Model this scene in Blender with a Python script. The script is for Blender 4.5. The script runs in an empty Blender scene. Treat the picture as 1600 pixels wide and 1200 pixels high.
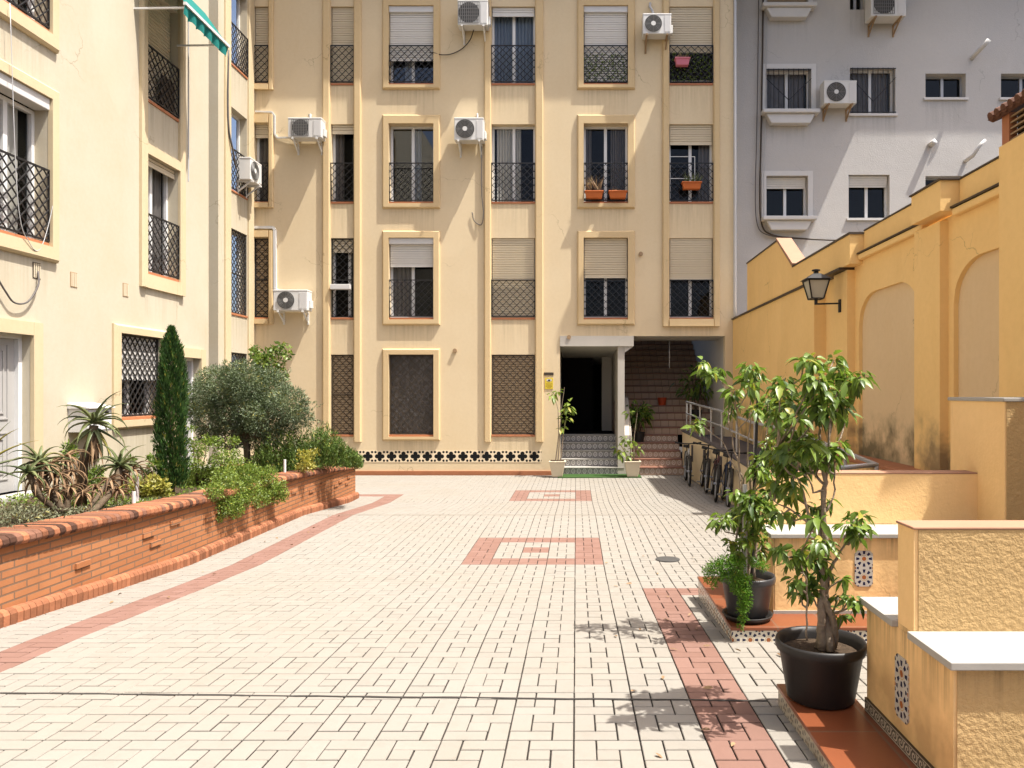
import bpy, bmesh, math, random
import numpy as np
from mathutils import Vector, Matrix
R = math.radians
random.seed(7)
rng = np.random.default_rng(11)
S = bpy.context.scene
COL = S.collection
F, CX, CY, CAMZ = 1180.0, 900.0, 613.0, 1.8        # focal length in photo pixels, axis, eye height

# ---------------------------------------------------------------- node helpers
class NB:
    def __init__(s, name):
        s.m = bpy.data.materials.new(name); s.m.use_nodes = True
        s.t = s.m.node_tree; s.n = s.t.nodes; s.n.clear()
        s.out = s.n.new('ShaderNodeOutputMaterial')
    def new(s, typ, **kw):
        n = s.n.new(typ)
        for k, v in kw.items(): setattr(n, k, v)
        return n
    def link(s, a, b): s.t.links.new(a, b)
    def put(s, sock, v):
        if isinstance(v, bpy.types.NodeSocket): s.link(v, sock)
        elif isinstance(v, (tuple, list)) and len(v) == 3 and sock.type == 'RGBA': sock.default_value = (*v, 1)
        else: sock.default_value = v
    def m2(s, op, a, b=None, c=None):
        n = s.new('ShaderNodeMath', operation=op); s.put(n.inputs[0], a)
        if b is not None: s.put(n.inputs[1], b)
        if c is not None: s.put(n.inputs[2], c)
        return n.outputs[0]
    def mix(s, f, a, b, mode='MIX'):
        n = s.new('ShaderNodeMix', data_type='RGBA', blend_type=mode)
        s.put(n.inputs[0], f); s.put(n.inputs[6], a); s.put(n.inputs[7], b)
        return n.outputs[2]
    def coord(s, kind='Object'): return s.new('ShaderNodeTexCoord').outputs[kind]
    def mapped(s, vec, scale=(1, 1, 1), loc=(0, 0, 0)):
        n = s.new('ShaderNodeMapping'); s.link(vec, n.inputs[0]); n.inputs[3].default_value = scale; n.inputs[1].default_value = loc
        return n.outputs[0]
    def noise(s, vec, scale, detail=4, rough=.6):
        n = s.new('ShaderNodeTexNoise'); s.link(vec, n.inputs['Vector']); n.inputs['Scale'].default_value = scale
        n.inputs['Detail'].default_value = detail; n.inputs['Roughness'].default_value = rough
        return n.outputs['Fac']
    def ramp(s, fac, a, b):
        n = s.new('ShaderNodeMapRange'); s.link(fac, n.inputs[0]); n.inputs[1].default_value = a; n.inputs[2].default_value = b
        return n.outputs[0]
    def attr(s, name): return s.new('ShaderNodeAttribute', attribute_name=name).outputs['Fac']
    def bump(s, h, strength=.3, dist=.01):
        n = s.new('ShaderNodeBump'); s.link(h, n.inputs['Height']); n.inputs['Strength'].default_value = strength; n.inputs['Distance'].default_value = dist
        return n.outputs[0]
    def bsdf(s, col, rough=.8, spec=.3, metal=0, normal=None):
        b = s.new('ShaderNodeBsdfPrincipled'); s.put(b.inputs['Base Color'], col); s.put(b.inputs['Roughness'], rough)
        b.inputs['Specular IOR Level'].default_value = spec; b.inputs['Metallic'].default_value = metal
        if normal is not None: s.link(normal, b.inputs['Normal'])
        return b.outputs[0]
    def done(s, shader): s.link(shader, s.out.inputs[0]); return s.m

def scl(c, k): return tuple(min(1, x * k) for x in c)

def plain(name, c, rough=.6, spec=.3, metal=0, var=.12, vs=6, bump=0, bs=80, tint=0):
    b = NB(name); o = b.coord()
    n = b.noise(o, vs, 5)
    col = b.mix(n, scl(c, 1 - var), scl(c, 1 + var))
    if tint:
        col = b.mix(b.attr('tint'), b.mix(1, col, (1 - tint,) * 3, 'MULTIPLY'), b.mix(1, col, (1 + tint,) * 3, 'MULTIPLY'))
    nm = b.bump(b.noise(o, bs, 3), bump, .01) if bump else None
    return b.done(b.bsdf(col, rough, spec, metal, nm))

def stucco(name, c, stain, amount=.5, bump=.25, bs=70, damp=None, dist=.008, drip=None):
    """painted render: broad patches, vertical run marks, fine trowelled grain"""
    b = NB(name); o = b.coord()
    pat = b.ramp(b.noise(o, .9, 6, .62), .38, .72)
    run = b.m2('MULTIPLY', b.ramp(b.noise(b.mapped(o, (2.2, 2.2, .3)), 1.6, 6, .7), .52, .85), b.ramp(b.noise(o, .7, 3), .42, .65))
    fine = b.noise(o, 14, 5, .7)
    vo = b.new('ShaderNodeTexVoronoi', feature='DISTANCE_TO_EDGE'); vo.inputs['Scale'].default_value = .55
    wv = b.new('ShaderNodeVectorMath', operation='ADD'); nz = b.new('ShaderNodeTexNoise'); nz.inputs['Scale'].default_value = 2.5; nz.inputs['Detail'].default_value = 6; b.link(o, nz.inputs['Vector'])
    sv = b.new('ShaderNodeVectorMath', operation='SCALE'); b.link(nz.outputs['Color'], sv.inputs[0]); sv.inputs['Scale'].default_value = .7
    b.link(o, wv.inputs[0]); b.link(sv.outputs[0], wv.inputs[1]); b.link(wv.outputs[0], vo.inputs['Vector'])
    crack = b.m2('MULTIPLY', b.m2('LESS_THAN', vo.outputs['Distance'], .0035), b.ramp(b.noise(o, .6, 2), .55, .62))
    patch = b.ramp(b.noise(b.mapped(o, (1, 1, .6), (3, 1, 7)), .55, 3, .5), .56, .585)
    col = b.mix(b.m2('MULTIPLY', pat, amount * .7), c, stain)
    col = b.mix(b.m2('MULTIPLY', run, amount), col, stain)
    col = b.mix(b.m2('MULTIPLY', b.ramp(fine, .4, .8), .16), col, scl(stain, .75))
    col = b.mix(b.m2('MULTIPLY', patch, .22), col, scl(c, 1.12)); col = b.mix(b.m2('MULTIPLY', crack, .45), col, scl(stain, .4))
    if damp:                                           # mould and damp with a ragged edge near the foot of the wall
        z = b.new('ShaderNodeSeparateXYZ'); b.link(o, z.inputs[0])
        h = b.m2('ADD', z.outputs[2], b.m2('MULTIPLY', b.m2('SUBTRACT', b.noise(o, 5, 6, .7), .5), damp[2]))
        k = b.m2('SUBTRACT', 1, b.ramp(h, damp[0], damp[1]))
        k = b.m2('MULTIPLY', k, b.ramp(b.noise(o, 2.2, 4), .4, .62))
        col = b.mix(b.m2('MULTIPLY', k, .8), col, damp[3])
    tp = b.attr('tint'); z = b.new('ShaderNodeSeparateXYZ'); b.link(b.new('ShaderNodeNewGeometry').outputs['Position'], z.inputs[0])
    top = b.m2('SUBTRACT', tp, 10); dz = b.m2('SUBTRACT', top, z.outputs[2])     # rain marks under sills
    st = b.ramp(b.noise(b.mapped(o, (11, 11, .5)), 1.3, 4, .7), .40, .74)
    k = b.m2('MULTIPLY', b.m2('MULTIPLY', b.m2('SUBTRACT', 1, b.ramp(b.m2('ADD', dz, b.m2('MULTIPLY', st, -.25)), .05, .75)), b.m2('GREATER_THAN', tp, 5)), b.m2('ADD', st, .1))
    col = b.mix(b.m2('MULTIPLY', k, .42), col, scl(stain, .5))
    if drip:                                           # dirt washed down from under the slab
        z = b.new('ShaderNodeSeparateXYZ'); b.link(b.new('ShaderNodeNewGeometry').outputs['Position'], z.inputs[0]); zz = z.outputs[2]
        st = b.ramp(b.noise(b.mapped(o, (14, 14, .6)), 1.5, 4, .7), .42, .75)
        k = b.m2('MULTIPLY', b.ramp(b.m2('ADD', zz, b.m2('MULTIPLY', st, .06)), drip[0] - drip[1], drip[0] + .03), b.m2('LESS_THAN', zz, drip[0] + .03))
        col = b.mix(b.m2('MULTIPLY', b.m2('MULTIPLY', k, b.m2('ADD', st, .12)), .75), col, (.10, .07, .04))
    g = b.m2('ADD', b.noise(o, bs, 4, .6), b.m2('MULTIPLY', b.noise(o, bs * .12, 3), .8))
    return b.done(b.bsdf(col, .88, .2, 0, b.bump(g, bump, dist)))

def glass(name, tint=(.55, .6, .62), refl=.12):
    b = NB(name)
    tr = b.new('ShaderNodeBsdfTransparent'); tr.inputs[0].default_value = (*tint, 1)
    gl = b.new('ShaderNodeBsdfGlossy'); gl.inputs['Roughness'].default_value = .02; gl.inputs[0].default_value = (.9, .95, 1, 1)
    lw = b.new('ShaderNodeLayerWeight'); lw.inputs[0].default_value = .35
    f = b.m2('ADD', b.m2('MULTIPLY', lw.outputs['Fresnel'], .45), refl)
    mx = b.new('ShaderNodeMixShader'); b.link(f, mx.inputs[0]); b.link(tr.outputs[0], mx.inputs[1]); b.link(gl.outputs[0], mx.inputs[2])
    return b.done(mx.outputs[0])

def leafmat(name, dark, light, trans=.25, rough=.4, spec=.5):
    b = NB(name)
    t = b.attr('tint'); col = b.mix(t, dark, light); col = b.mix(b.m2('MULTIPLY', b.ramp(t, .955, .985), .7), col, (.34, .28, .05))
    p = b.bsdf(col, rough, spec)
    tl = b.new('ShaderNodeBsdfTranslucent'); b.put(tl.inputs[0], b.mix(1, col, (1.15, 1.25, .6), 'MULTIPLY'))
    mx = b.new('ShaderNodeMixShader'); mx.inputs[0].default_value = trans; b.link(p, mx.inputs[1]); b.link(tl.outputs[0], mx.inputs[2])
    return b.done(mx.outputs[0])

def brickmat(name, c1, c2, mortar, w, h, m=.006, bias=0, offset=.5, rough=.85, spec=.2, bump=.5, grime=.25):
    b = NB(name); uv = b.coord('UV')
    t = b.new('ShaderNodeTexBrick'); b.link(uv, t.inputs[0]); t.offset = offset
    for i, c in ((1, c1), (2, c2), (3, mortar)): t.inputs[i].default_value = (*c, 1)
    t.inputs['Scale'].default_value = 1; t.inputs['Mortar Size'].default_value = m; t.inputs['Mortar Smooth'].default_value = .15
    t.inputs['Bias'].default_value = bias; t.inputs['Brick Width'].default_value = w; t.inputs['Row Height'].default_value = h
    o = b.coord(); n = b.noise(o, 3.5, 6, .65)
    col = b.mix(b.m2('MULTIPLY', b.ramp(n, .45, .8), grime), t.outputs['Color'], scl(c1, .45))
    col = b.mix(.18, col, b.mix(b.noise(o, 60, 3), scl(c1, .6), scl(c2, 1.3)))
    hgt = b.m2('ADD', b.m2('SUBTRACT', 1, t.outputs['Fac']), b.m2('MULTIPLY', b.noise(o, 90, 3), .15))
    return b.done(b.bsdf(col, rough, spec, 0, b.bump(hgt, bump, .006)))

def rosette(b, x, y, n):
    """one star: returns (petal ring mask, centre mask) on a cell centred at 0"""
    r = b.m2('SQRT', b.m2('ADD', b.m2('MULTIPLY', x, x), b.m2('MULTIPLY', y, y)))
    th = b.m2('ARCTAN2', y, x)
    pet = b.m2('GREATER_THAN', b.m2('COSINE', b.m2('MULTIPLY', th, n)), .05)
    return r, pet

def startile(name, size, ivory=(.62, .58, .5), navy=(.012, .014, .05), ochre=(.3, .1, .03), rough=.25, worn=0):
    b = NB(name); uv = b.coord('UV'); sp = b.new('ShaderNodeSeparateXYZ'); b.link(uv, sp.inputs[0])
    def cell(o):
        return [b.m2('SUBTRACT', b.m2('FRACT', b.m2('ADD', b.m2('DIVIDE', c, size), o)), .5) for c in sp.outputs[:2]]
    x, y = cell(0); r, p = rosette(b, x, y, 8)
    x2, y2 = cell(.5); r2, p2 = rosette(b, x2, y2, 4)
    band = b.m2('MULTIPLY', b.m2('GREATER_THAN', r, .25), b.m2('LESS_THAN', r, .43))
    k1 = b.m2('MULTIPLY', band, p)
    k2 = b.m2('MULTIPLY', b.m2('MULTIPLY', b.m2('GREATER_THAN', r2, .1), b.m2('LESS_THAN', r2, .22)), p2)
    k = b.m2('MAXIMUM', k1, k2)
    cen = b.m2('MAXIMUM', b.m2('LESS_THAN', r, .12), b.m2('LESS_THAN', r2, .07))
    col = b.mix(k, ivory, navy); col = b.mix(cen, col, ochre)
    ring = b.m2('MULTIPLY', b.m2('GREATER_THAN', r, .17), b.m2('LESS_THAN', r, .195))
    col = b.mix(ring, col, (.45, .3, .1))
    if worn: col = b.mix(b.m2('MULTIPLY', b.ramp(b.noise(b.coord(), 9, 5), .35, .7), worn), col, (.3, .26, .2))
    return b.done(b.bsdf(col, rough, .5))

def ringtile(name, size, zsize, c0, c1):
    """glazed stair risers: a row of ringed discs"""
    b = NB(name); uv = b.coord('UV'); sp = b.new('ShaderNodeSeparateXYZ'); b.link(uv, sp.inputs[0])
    x = b.m2('SUBTRACT', b.m2('FRACT', b.m2('DIVIDE', sp.outputs[0], size)), .5)
    y = b.m2('SUBTRACT', b.m2('FRACT', b.m2('DIVIDE', b.m2('ADD', sp.outputs[1], .165), zsize)), .5)
    r, p = rosette(b, x, y, 8)
    k = b.m2('MULTIPLY', b.m2('GREATER_THAN', r, .2), b.m2('LESS_THAN', r, .36))
    k2 = b.m2('LESS_THAN', r, .1)
    edge = b.m2('GREATER_THAN', b.m2('ABSOLUTE', x), .45)
    k = b.m2('MAXIMUM', b.m2('MAXIMUM', k, k2), b.m2('MULTIPLY', edge, .5))
    return b.done(b.bsdf(b.mix(k, c0, c1), .3, .5))

def ventmat(name, size, z0):
    """four-leaf vent blocks: shade of the openings painted near-black on a flat cream tile"""
    b = NB(name); uv = b.coord('UV'); sp = b.new('ShaderNodeSeparateXYZ'); b.link(uv, sp.inputs[0])
    x = b.m2('ABSOLUTE', b.m2('SUBTRACT', b.m2('FRACT', b.m2('DIVIDE', sp.outputs[0], size)), .5))
    y = b.m2('ABSOLUTE', b.m2('SUBTRACT', b.m2('FRACT', b.m2('DIVIDE', b.m2('SUBTRACT', sp.outputs[1], z0), size)), .5))
    def disc(cx, cy, rad):
        dx = b.m2('SUBTRACT', x, cx); dy = b.m2('SUBTRACT', y, cy)
        return b.m2('LESS_THAN', b.m2('ADD', b.m2('MULTIPLY', dx, dx), b.m2('MULTIPLY', dy, dy)), rad * rad)
    k = b.m2('MAXIMUM', b.m2('MAXIMUM', disc(.235, 0, .175), disc(0, .235, .175)), b.m2('MAXIMUM', disc(.36, .36, .10), disc(0, 0, .15)))  # black discs stand in for the shade inside the holes
    return b.done(b.bsdf(b.mix(k, (.72, .6, .42), (.006, .006, .006)), .7, .2))

def wavemat(name):
    """running-wave border tile at the foot of the bench"""
    b = NB(name); uv = b.coord('UV'); sp = b.new('ShaderNodeSeparateXYZ'); b.link(uv, sp.inputs[0])
    u = b.m2('SUBTRACT', b.m2('FRACT', b.m2('DIVIDE', sp.outputs[0], .062)), .5)
    v = b.m2('SUBTRACT', b.m2('DIVIDE', b.m2('SUBTRACT', sp.outputs[1], .318), .062), .5)
    r = b.m2('SQRT', b.m2('ADD', b.m2('MULTIPLY', u, u), b.m2('MULTIPLY', b.m2('MULTIPLY', v, v), 1.4)))
    th = b.m2('ARCTAN2', v, u)
    spi = b.m2('FRACT', b.m2('ADD', b.m2('MULTIPLY', r, 3.2), b.m2('DIVIDE', th, 2 * math.pi)))
    k = b.m2('MULTIPLY', b.m2('GREATER_THAN', spi, .55), b.m2('LESS_THAN', b.m2('ABSOLUTE', v), .3))
    e = b.m2('MULTIPLY', b.m2('GREATER_THAN', b.m2('ABSOLUTE', v), .37), b.m2('LESS_THAN', b.m2('ABSOLUTE', v), .44))
    return b.done(b.bsdf(b.mix(b.m2('MAXIMUM', k, e), (.02, .016, .014), (.5, .45, .36)), .3, .5))

# ---------------------------------------------------------------- object helpers
ORG = {}
def tag(o, label=None, cat=None, group=None, kind=None):
    for k, v in (('label', label), ('category', cat), ('group', group), ('kind', kind)):
        if v: o[k] = v
    return o
def thing(name, label, cat, loc=(0, 0, 0), group=None):
    o = bpy.data.objects.new(name, None); COL.objects.link(o); o.location = loc; o.empty_display_size = .2
    ORG[o.name] = Vector(loc)
    return tag(o, label, cat, group)

class MB:
    """collects shapes in world metres; build() links them as ONE mesh object"""
    def __init__(s): s.v = []; s.f = []; s.mi = []; s.ti = []; s.cur = 0; s.tint = .5
    def add(s, vs, fs):
        o = len(s.v); s.v += [tuple(p) for p in vs]
        for f in fs: s.f.append([i + o for i in f]); s.mi.append(s.cur); s.ti.append(s.tint)
    def quad(s, *p): s.add(p, [tuple(range(len(p)))])
    def hexa(s, p):        # 8 corners: bottom ring 0-3, top ring 4-7
        s.add(p, [(0, 3, 2, 1), (4, 5, 6, 7), (0, 1, 5, 4), (1, 2, 6, 5), (2, 3, 7, 6), (3, 0, 4, 7)])
    def box(s, x0, x1, y0, y1, z0, z1):
        s.hexa([(x0, y0, z0), (x1, y0, z0), (x1, y1, z0), (x0, y1, z0), (x0, y0, z1), (x1, y0, z1), (x1, y1, z1), (x0, y1, z1)])
    def lbox(s, M, u0, u1, z0, z1, d0, d1):
        s.hexa([M(u0, z0, d0), M(u1, z0, d0), M(u1, z0, d1), M(u0, z0, d1), M(u0, z1, d0), M(u1, z1, d0), M(u1, z1, d1), M(u0, z1, d1)])
    def bar(s, a, b, w, h=None, up=(0, 0, 1)):     # square bar from a to b
        a, b = Vector(a), Vector(b); d = (b - a).normalized(); up = Vector(up)
        if abs(d.dot(up)) > .95: up = Vector((1, 0, 0))
        x = d.cross(up).normalized() * w / 2; y = x.cross(d).normalized() * (h or w) / 2
        s.hexa([a - x - y, a + x - y, a + x + y, a - x + y, b - x - y, b + x - y, b + x + y, b - x + y])
    def tube(s, pts, r, n=8, cap=True):
        pts = [Vector(p) for p in pts]; m = len(pts); rr = r if isinstance(r, (list, tuple)) else [r] * m
        base = len(s.v); ref = None; vs = []
        for i, p in enumerate(pts):
            d = (pts[min(i + 1, m - 1)] - pts[max(i - 1, 0)]).normalized()
            if ref is None: ref = Vector((0, 0, 1)) if abs(d.z) < .9 else Vector((1, 0, 0))
            x = d.cross(ref)
            if x.length < 1e-4: x = d.orthogonal()
            x.normalize(); y = x.cross(d).normalized(); ref = y
            for k in range(n):
                a = 2 * math.pi * k / n; vs.append(p + (x * math.cos(a) + y * math.sin(a)) * rr[i])
        fs = [(i * n + k, i * n + (k + 1) % n, (i + 1) * n + (k + 1) % n, (i + 1) * n + k) for i in range(m - 1) for k in range(n)]
        if cap: fs += [tuple(range(n))[::-1], tuple((m - 1) * n + k for k in range(n))]
        s.add(vs, fs)
    def lathe(s, c, prof, n=28, axis='z'):
        c = Vector(c); vs = []
        for r, h in prof:
            for k in range(n):
                a = 2 * math.pi * k / n; q = (r * math.cos(a), r * math.sin(a), h)
                vs.append(c + Vector(q if axis == 'z' else ((q[0], q[2], q[1]) if axis == 'y' else (q[2], q[0], q[1]))))
        m = len(prof)
        fs = [(i * n + k, i * n + (k + 1) % n, (i + 1) * n + (k + 1) % n, (i + 1) * n + k) for i in range(m - 1) for k in range(n)]
        s.add(vs, fs)
    def disc(s, c, r, axis='y', n=28):
        c = Vector(c); vs = []
        for k in range(n):
            a = 2 * math.pi * k / n; u, w = r * math.cos(a), r * math.sin(a)
            vs.append(c + Vector({'y': (u, 0, w), 'x': (0, u, w), 'z': (u, w, 0)}[axis]))
        s.add(vs, [tuple(range(n))])
    def prism(s, poly, lo, hi, axis='x'):     # poly in the two other axes
        def P(a, b, t): return {'x': (t, a, b), 'y': (a, t, b), 'z': (a, b, t)}[axis]
        n = len(poly); vs = [P(a, b, lo) for a, b in poly] + [P(a, b, hi) for a, b in poly]
        s.add(vs, [tuple(range(n))[::-1], tuple(range(n, 2 * n))] + [(i, (i + 1) % n, n + (i + 1) % n, n + i) for i in range(n)])
    def torus(s, c, r, t, axis='x', n=32, k=8):
        c = Vector(c); vs = []
        for i in range(n):
            a = 2 * math.pi * i / n
            for j in range(k):
                b = 2 * math.pi * j / k; rad = r + t * math.cos(b); h = t * math.sin(b); u, w = rad * math.cos(a), rad * math.sin(a)
                vs.append(c + Vector({'x': (h, u, w), 'y': (u, h, w), 'z': (u, w, h)}[axis]))
        s.add(vs, [(i * k + j, ((i + 1) % n) * k + j, ((i + 1) % n) * k + (j + 1) % k, i * k + (j + 1) % k) for i in range(n) for j in range(k)])
    def build(s, name, mats, parent=None, smooth=False, fix=True, bevel=0, origin=None, kind=None, uvo=(0, 0)):
        me = bpy.data.meshes.new(name)
        org = ORG[parent.name] if parent else Vector(origin or (0, 0, 0))
        V = np.array([tuple(p) for p in s.v], dtype=float)
        me.from_pydata((V - np.array(org)).tolist(), [], s.f)
        for m in (mats if isinstance(mats, (list, tuple)) else [mats]): me.materials.append(m)
        me.polygons.foreach_set('material_index', s.mi)
        if smooth: me.polygons.foreach_set('use_smooth', [True] * len(s.f))
        at = me.attributes.new('tint', 'FLOAT', 'FACE'); at.data.foreach_set('value', s.ti)
        if fix:
            b = bmesh.new(); b.from_mesh(me); bmesh.ops.recalc_face_normals(b, faces=b.faces); b.to_mesh(me); b.free()
        me.update()
        uvl = me.uv_layers.new(name='UVMap'); uv = np.zeros((len(me.loops), 2))
        co = np.zeros(len(me.vertices) * 3); me.vertices.foreach_get('co', co); co = co.reshape(-1, 3) + np.array(org)
        for p in me.polygons:
            n = p.normal; ax = max(range(3), key=lambda i: abs(n[i])); ij = [(1, 2), (0, 2), (0, 1)][ax]
            for li in p.loop_indices: uv[li] = co[me.loops[li].vertex_index][list(ij)] - np.array(uvo)
        uvl.data.foreach_set('uv', uv.ravel())
        o = bpy.data.objects.new(name, me); COL.objects.link(o)
        if parent: o.parent = parent
        else: o.location = org
        ORG[o.name] = Vector(org)
        if bevel:
            md = o.modifiers.new('bevel', 'BEVEL'); md.width = bevel; md.segments = 2; md.limit_method = 'ANGLE'; md.angle_limit = R(40)
        if smooth and not bevel:
            pass
        if kind: o['kind'] = kind
        return o

def fast_mesh(name, V, Fq, tint, mat, parent=None, origin=None, smooth=False):
    """numpy vertices and equal-sized faces (leaf clouds)"""
    org = np.array(ORG[parent.name] if parent else (origin or (0, 0, 0)))
    me = bpy.data.meshes.new(name); nv, nf, k = len(V), len(Fq), Fq.shape[1]
    me.vertices.add(nv); me.vertices.foreach_set('co', (V - org).astype(np.float32).ravel())
    me.loops.add(nf * k); me.loops.foreach_set('vertex_index', Fq.astype(np.int32).ravel())
    me.polygons.add(nf); me.polygons.foreach_set('loop_start', np.arange(0, nf * k, k, dtype=np.int32)); me.polygons.foreach_set('loop_total', np.full(nf, k, np.int32))
    if smooth: me.polygons.foreach_set('use_smooth', np.ones(nf, bool))
    me.materials.append(mat)
    at = me.attributes.new('tint', 'FLOAT', 'FACE'); at.data.foreach_set('value', np.clip(tint, 0, 1).astype(np.float32))
    me.update(calc_edges=True)
    o = bpy.data.objects.new(name, me); COL.objects.link(o)
    if parent: o.parent = parent
    else: o.location = tuple(org)
    ORG[o.name] = Vector(org)
    return o

def unit(a): return a / np.maximum(np.linalg.norm(a, axis=-1, keepdims=True), 1e-9)
def small_leaves(P, A, L, W):
    """folded rhomb leaves: P base, A axis"""
    n = len(P); A = unit(A); rnd = unit(rng.normal(size=(n, 3))); Sd = unit(np.cross(A, rnd)); N = np.cross(Sd, A)
    L = np.broadcast_to(np.asarray(L, float), (n,))[:, None]; W = np.broadcast_to(np.asarray(W, float), (n,))[:, None]
    mid = P + A * L * .45
    V = np.stack([P, mid + Sd * W / 2 + N * W * .15, P + A * L, mid - Sd * W / 2 + N * W * .15], 1).reshape(-1, 3)
    i = np.arange(n)[:, None] * 4
    return V, np.concatenate([i, i + 1, i + 2, i + 3], 1)
def big_leaves(P, A, L, W, droop=.35, N0=None):
    """curved pointed leaves with a folded midrib, 4 x 2 quads each"""
    n = len(P); A = unit(A); up = np.array([0, 0, 1.]); Sd = np.cross(A, up + rng.normal(size=(n, 3)) * .45); Sd = unit(Sd); N = np.cross(Sd, A)
    L = np.broadcast_to(np.asarray(L, float), (n,))[:, None]; W = np.broadcast_to(np.asarray(W, float), (n,))[:, None]
    t = [0, .14, .42, .74, 1.]; w = [.06, .62, 1, .62, .0]; V = []
    for ti, wi in zip(t, w):
        c = P + A * L * ti; c = c - up * (droop * L * ti * ti)
        V += [c + Sd * W * wi / 2 + N * W * .16 * wi, c, c - Sd * W * wi / 2 + N * W * .16 * wi]
    V = np.stack(V, 1).reshape(-1, 3); b = np.arange(n)[:, None] * 15; fs = []
    for k in range(4):
        for c in (0, 1):
            q = 3 * k + c; fs.append(np.concatenate([b + q, b + q + 1, b + q + 4, b + q + 3], 1))
    return V, np.stack(fs, 1).reshape(-1, 4)

def px(x, y, Y):          # a photo pixel at depth Y, in metres
    return Vector(((x - CX) / F * Y, Y, CAMZ - (y - CY) / F * Y))
def zg(y):                # ground height: falls away from the camera, then a dip before the facade
    return float(np.interp(y, [-8, 2, 3.2, 5, 6.76, 7.9, 11.2, 13.4, 40], [.27, .27, .234, .166, .056, -.005, -.02, -.16, -.165]))
# ---------------------------------------------------------------- materials
M_wall = stucco('cream_render', (.665, .545, .36), (.60, .46, .27), .55, .2)
M_wallL = stucco('sunlit_render', (.485, .44, .342), (.44, .355, .225), .55, .22)  # same paint as the facade, base adjusted for the stronger sun here
M_trim = stucco('ochre_trim', (.60, .455, .26), (.53, .375, .18), .4, .15)
M_trimL = stucco('sunlit_ochre_trim', (.54, .445, .29), (.48, .36, .19), .45, .15)  # copy of the ochre trim, colour muted because the wing is sunlit
M_bwhite = stucco('white_render', (.50, .485, .465), (.44, .425, .40), .5, .35, 34, None, .02)
M_yellow = stucco('mustard_render', (.88, .60, .255), (.76, .49, .185), .55, .2, 60, (.95, 1.35, .5, (.2, .15, .09)))
M_arch = stucco('faded_arch_render', (.72, .545, .33), (.66, .47, .25), .6, .15, 60, (1.0, 1.26, .3, (.09, .085, .045)))
M_bench = stucco('bench_render', (.88, .60, .29), (.78, .50, .21), .55, .35, 40, (.2, .5, .3, (.40, .26, .12)), drip=(.80, .16))  # base lightened to make up for the shade on its sides
M_rough = stucco('roughcast', (.50, .345, .165), (.43, .285, .12), .5, .7, 46, None, .016, drip=(.805, .12))  # same paint as the bench, base darkened to offset sun on these faces
M_white = plain('white_paint', (.58, .57, .55), .5, .4, var=.06)
M_alu = plain('white_aluminium', (.66, .66, .65), .4, .5, var=.04)
M_shut = plain('shutter_beige', (.60, .52, .38), .55, .3, var=.05)
M_shutw = plain('shutter_white', (.66, .64, .60), .55, .3, var=.05)
M_shutd = plain('shutter_brown', (.36, .27, .17), .6, .3, var=.08)
M_iron = plain('black_iron', (.015, .014, .014), .5, .4, var=.2)
M_rust = plain('dark_bronze', (.05, .035, .022), .5, .4, var=.25)
M_dark = plain('dark_interior', (.012, .011, .010), .9, .1)  # near-black colour in place of the shade inside rooms and hall
def filmmat():
    b = NB('wrinkled_film'); o = b.coord(); n1 = b.noise(b.mapped(o, (2.2, 2.2, 1.4), (1, 2, 3)), 1.6, 5, .6); n2 = b.noise(o, 9, 4, .7)
    r = b.m2('ABSOLUTE', b.m2('SUBTRACT', n1, .5)); h = b.m2('ADD', b.m2('MULTIPLY', r, 3), b.m2('MULTIPLY', n2, .3))
    return b.done(b.bsdf(b.mix(b.ramp(r, .0, .05), (.125, .112, .10), (.075, .066, .058)), .45, .4, 0, b.bump(h, .6, .05)))  # paler crease lines paint the light catching on the folds
M_mesh = filmmat()
M_door = plain('grey_door_paint', (.37, .36, .345), .5, .4, var=.05)
M_terra = plain('terracotta_sill', (.38, .15, .07), .6, .3, var=.2)
M_glass = glass('window_glass', (.85, .86, .86), .0)
M_glassb = glass('sky_glass', (.6, .64, .7), .07)
M_curt = plain('net_curtain', (.62, .60, .55), .9, .1, var=.1)
M_curtg = plain('grey_curtain', (.20, .18, .17), .9, .1, var=.2)
M_curtb = plain('blue_grey_curtain', (.24, .29, .36), .9, .1, var=.1)
M_acw = plain('appliance_white', (.64, .63, .60), .4, .4, var=.06)
M_acg = plain('fan_grille_grey', (.19, .185, .175), .5, .4)
M_acdk = plain('fan_dark', (.07, .068, .065), .6, .3)
M_acrust = plain('brown_bracket', (.30, .20, .11), .6, .3, var=.2)
M_marble = stucco('white_marble', (.37, .36, .335), (.25, .225, .185), .7, .03, 20)
M_tilered = brickmat('red_floor_tile', (.17, .05, .02), (.21, .066, .028), (.17, .105, .07), .33, .33, .006, 0, 0, .35, .5, .15, .2)
M_star = startile('star_tile', .12)
M_starworn = startile('worn_star_tile', .12, (.42, .38, .3), (.05, .045, .05), (.2, .12, .06), .4, .5)
M_rise_w = ringtile('grey_ring_tile', .135, .178, (.16, .15, .15), (.52, .51, .49))
M_rise_t = ringtile('red_ring_tile', .135, .178, (.33, .22, .16), (.55, .46, .38))
M_rise_p = brickmat('plain_brown_riser', (.42, .29, .20), (.48, .34, .24), (.2, .13, .09), .2, .178, .008, 0, 0, .4, .4, .1, .2)
M_vent = ventmat('vent_tile', .283, .135)
M_wave = wavemat('wave_tile')
M_brick = brickmat('planter_brick', (.31, .122, .05), (.39, .17, .075), (.13, .095, .068), .25, .058, .0075, 0, .5, .85, .2, .6, .3)
M_cop = plain('coping_brick', (.25, .10, .05), .8, .25, var=.35, vs=22, bump=.3, bs=70, tint=.45)
M_copold = plain('weathered_coping', (.12, .058, .038), .85, .2, var=.5, vs=16, bump=.3, bs=70, tint=.55)
M_mort = plain('mortar', (.24, .19, .14), .95, .1, var=.2, vs=30)
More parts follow.
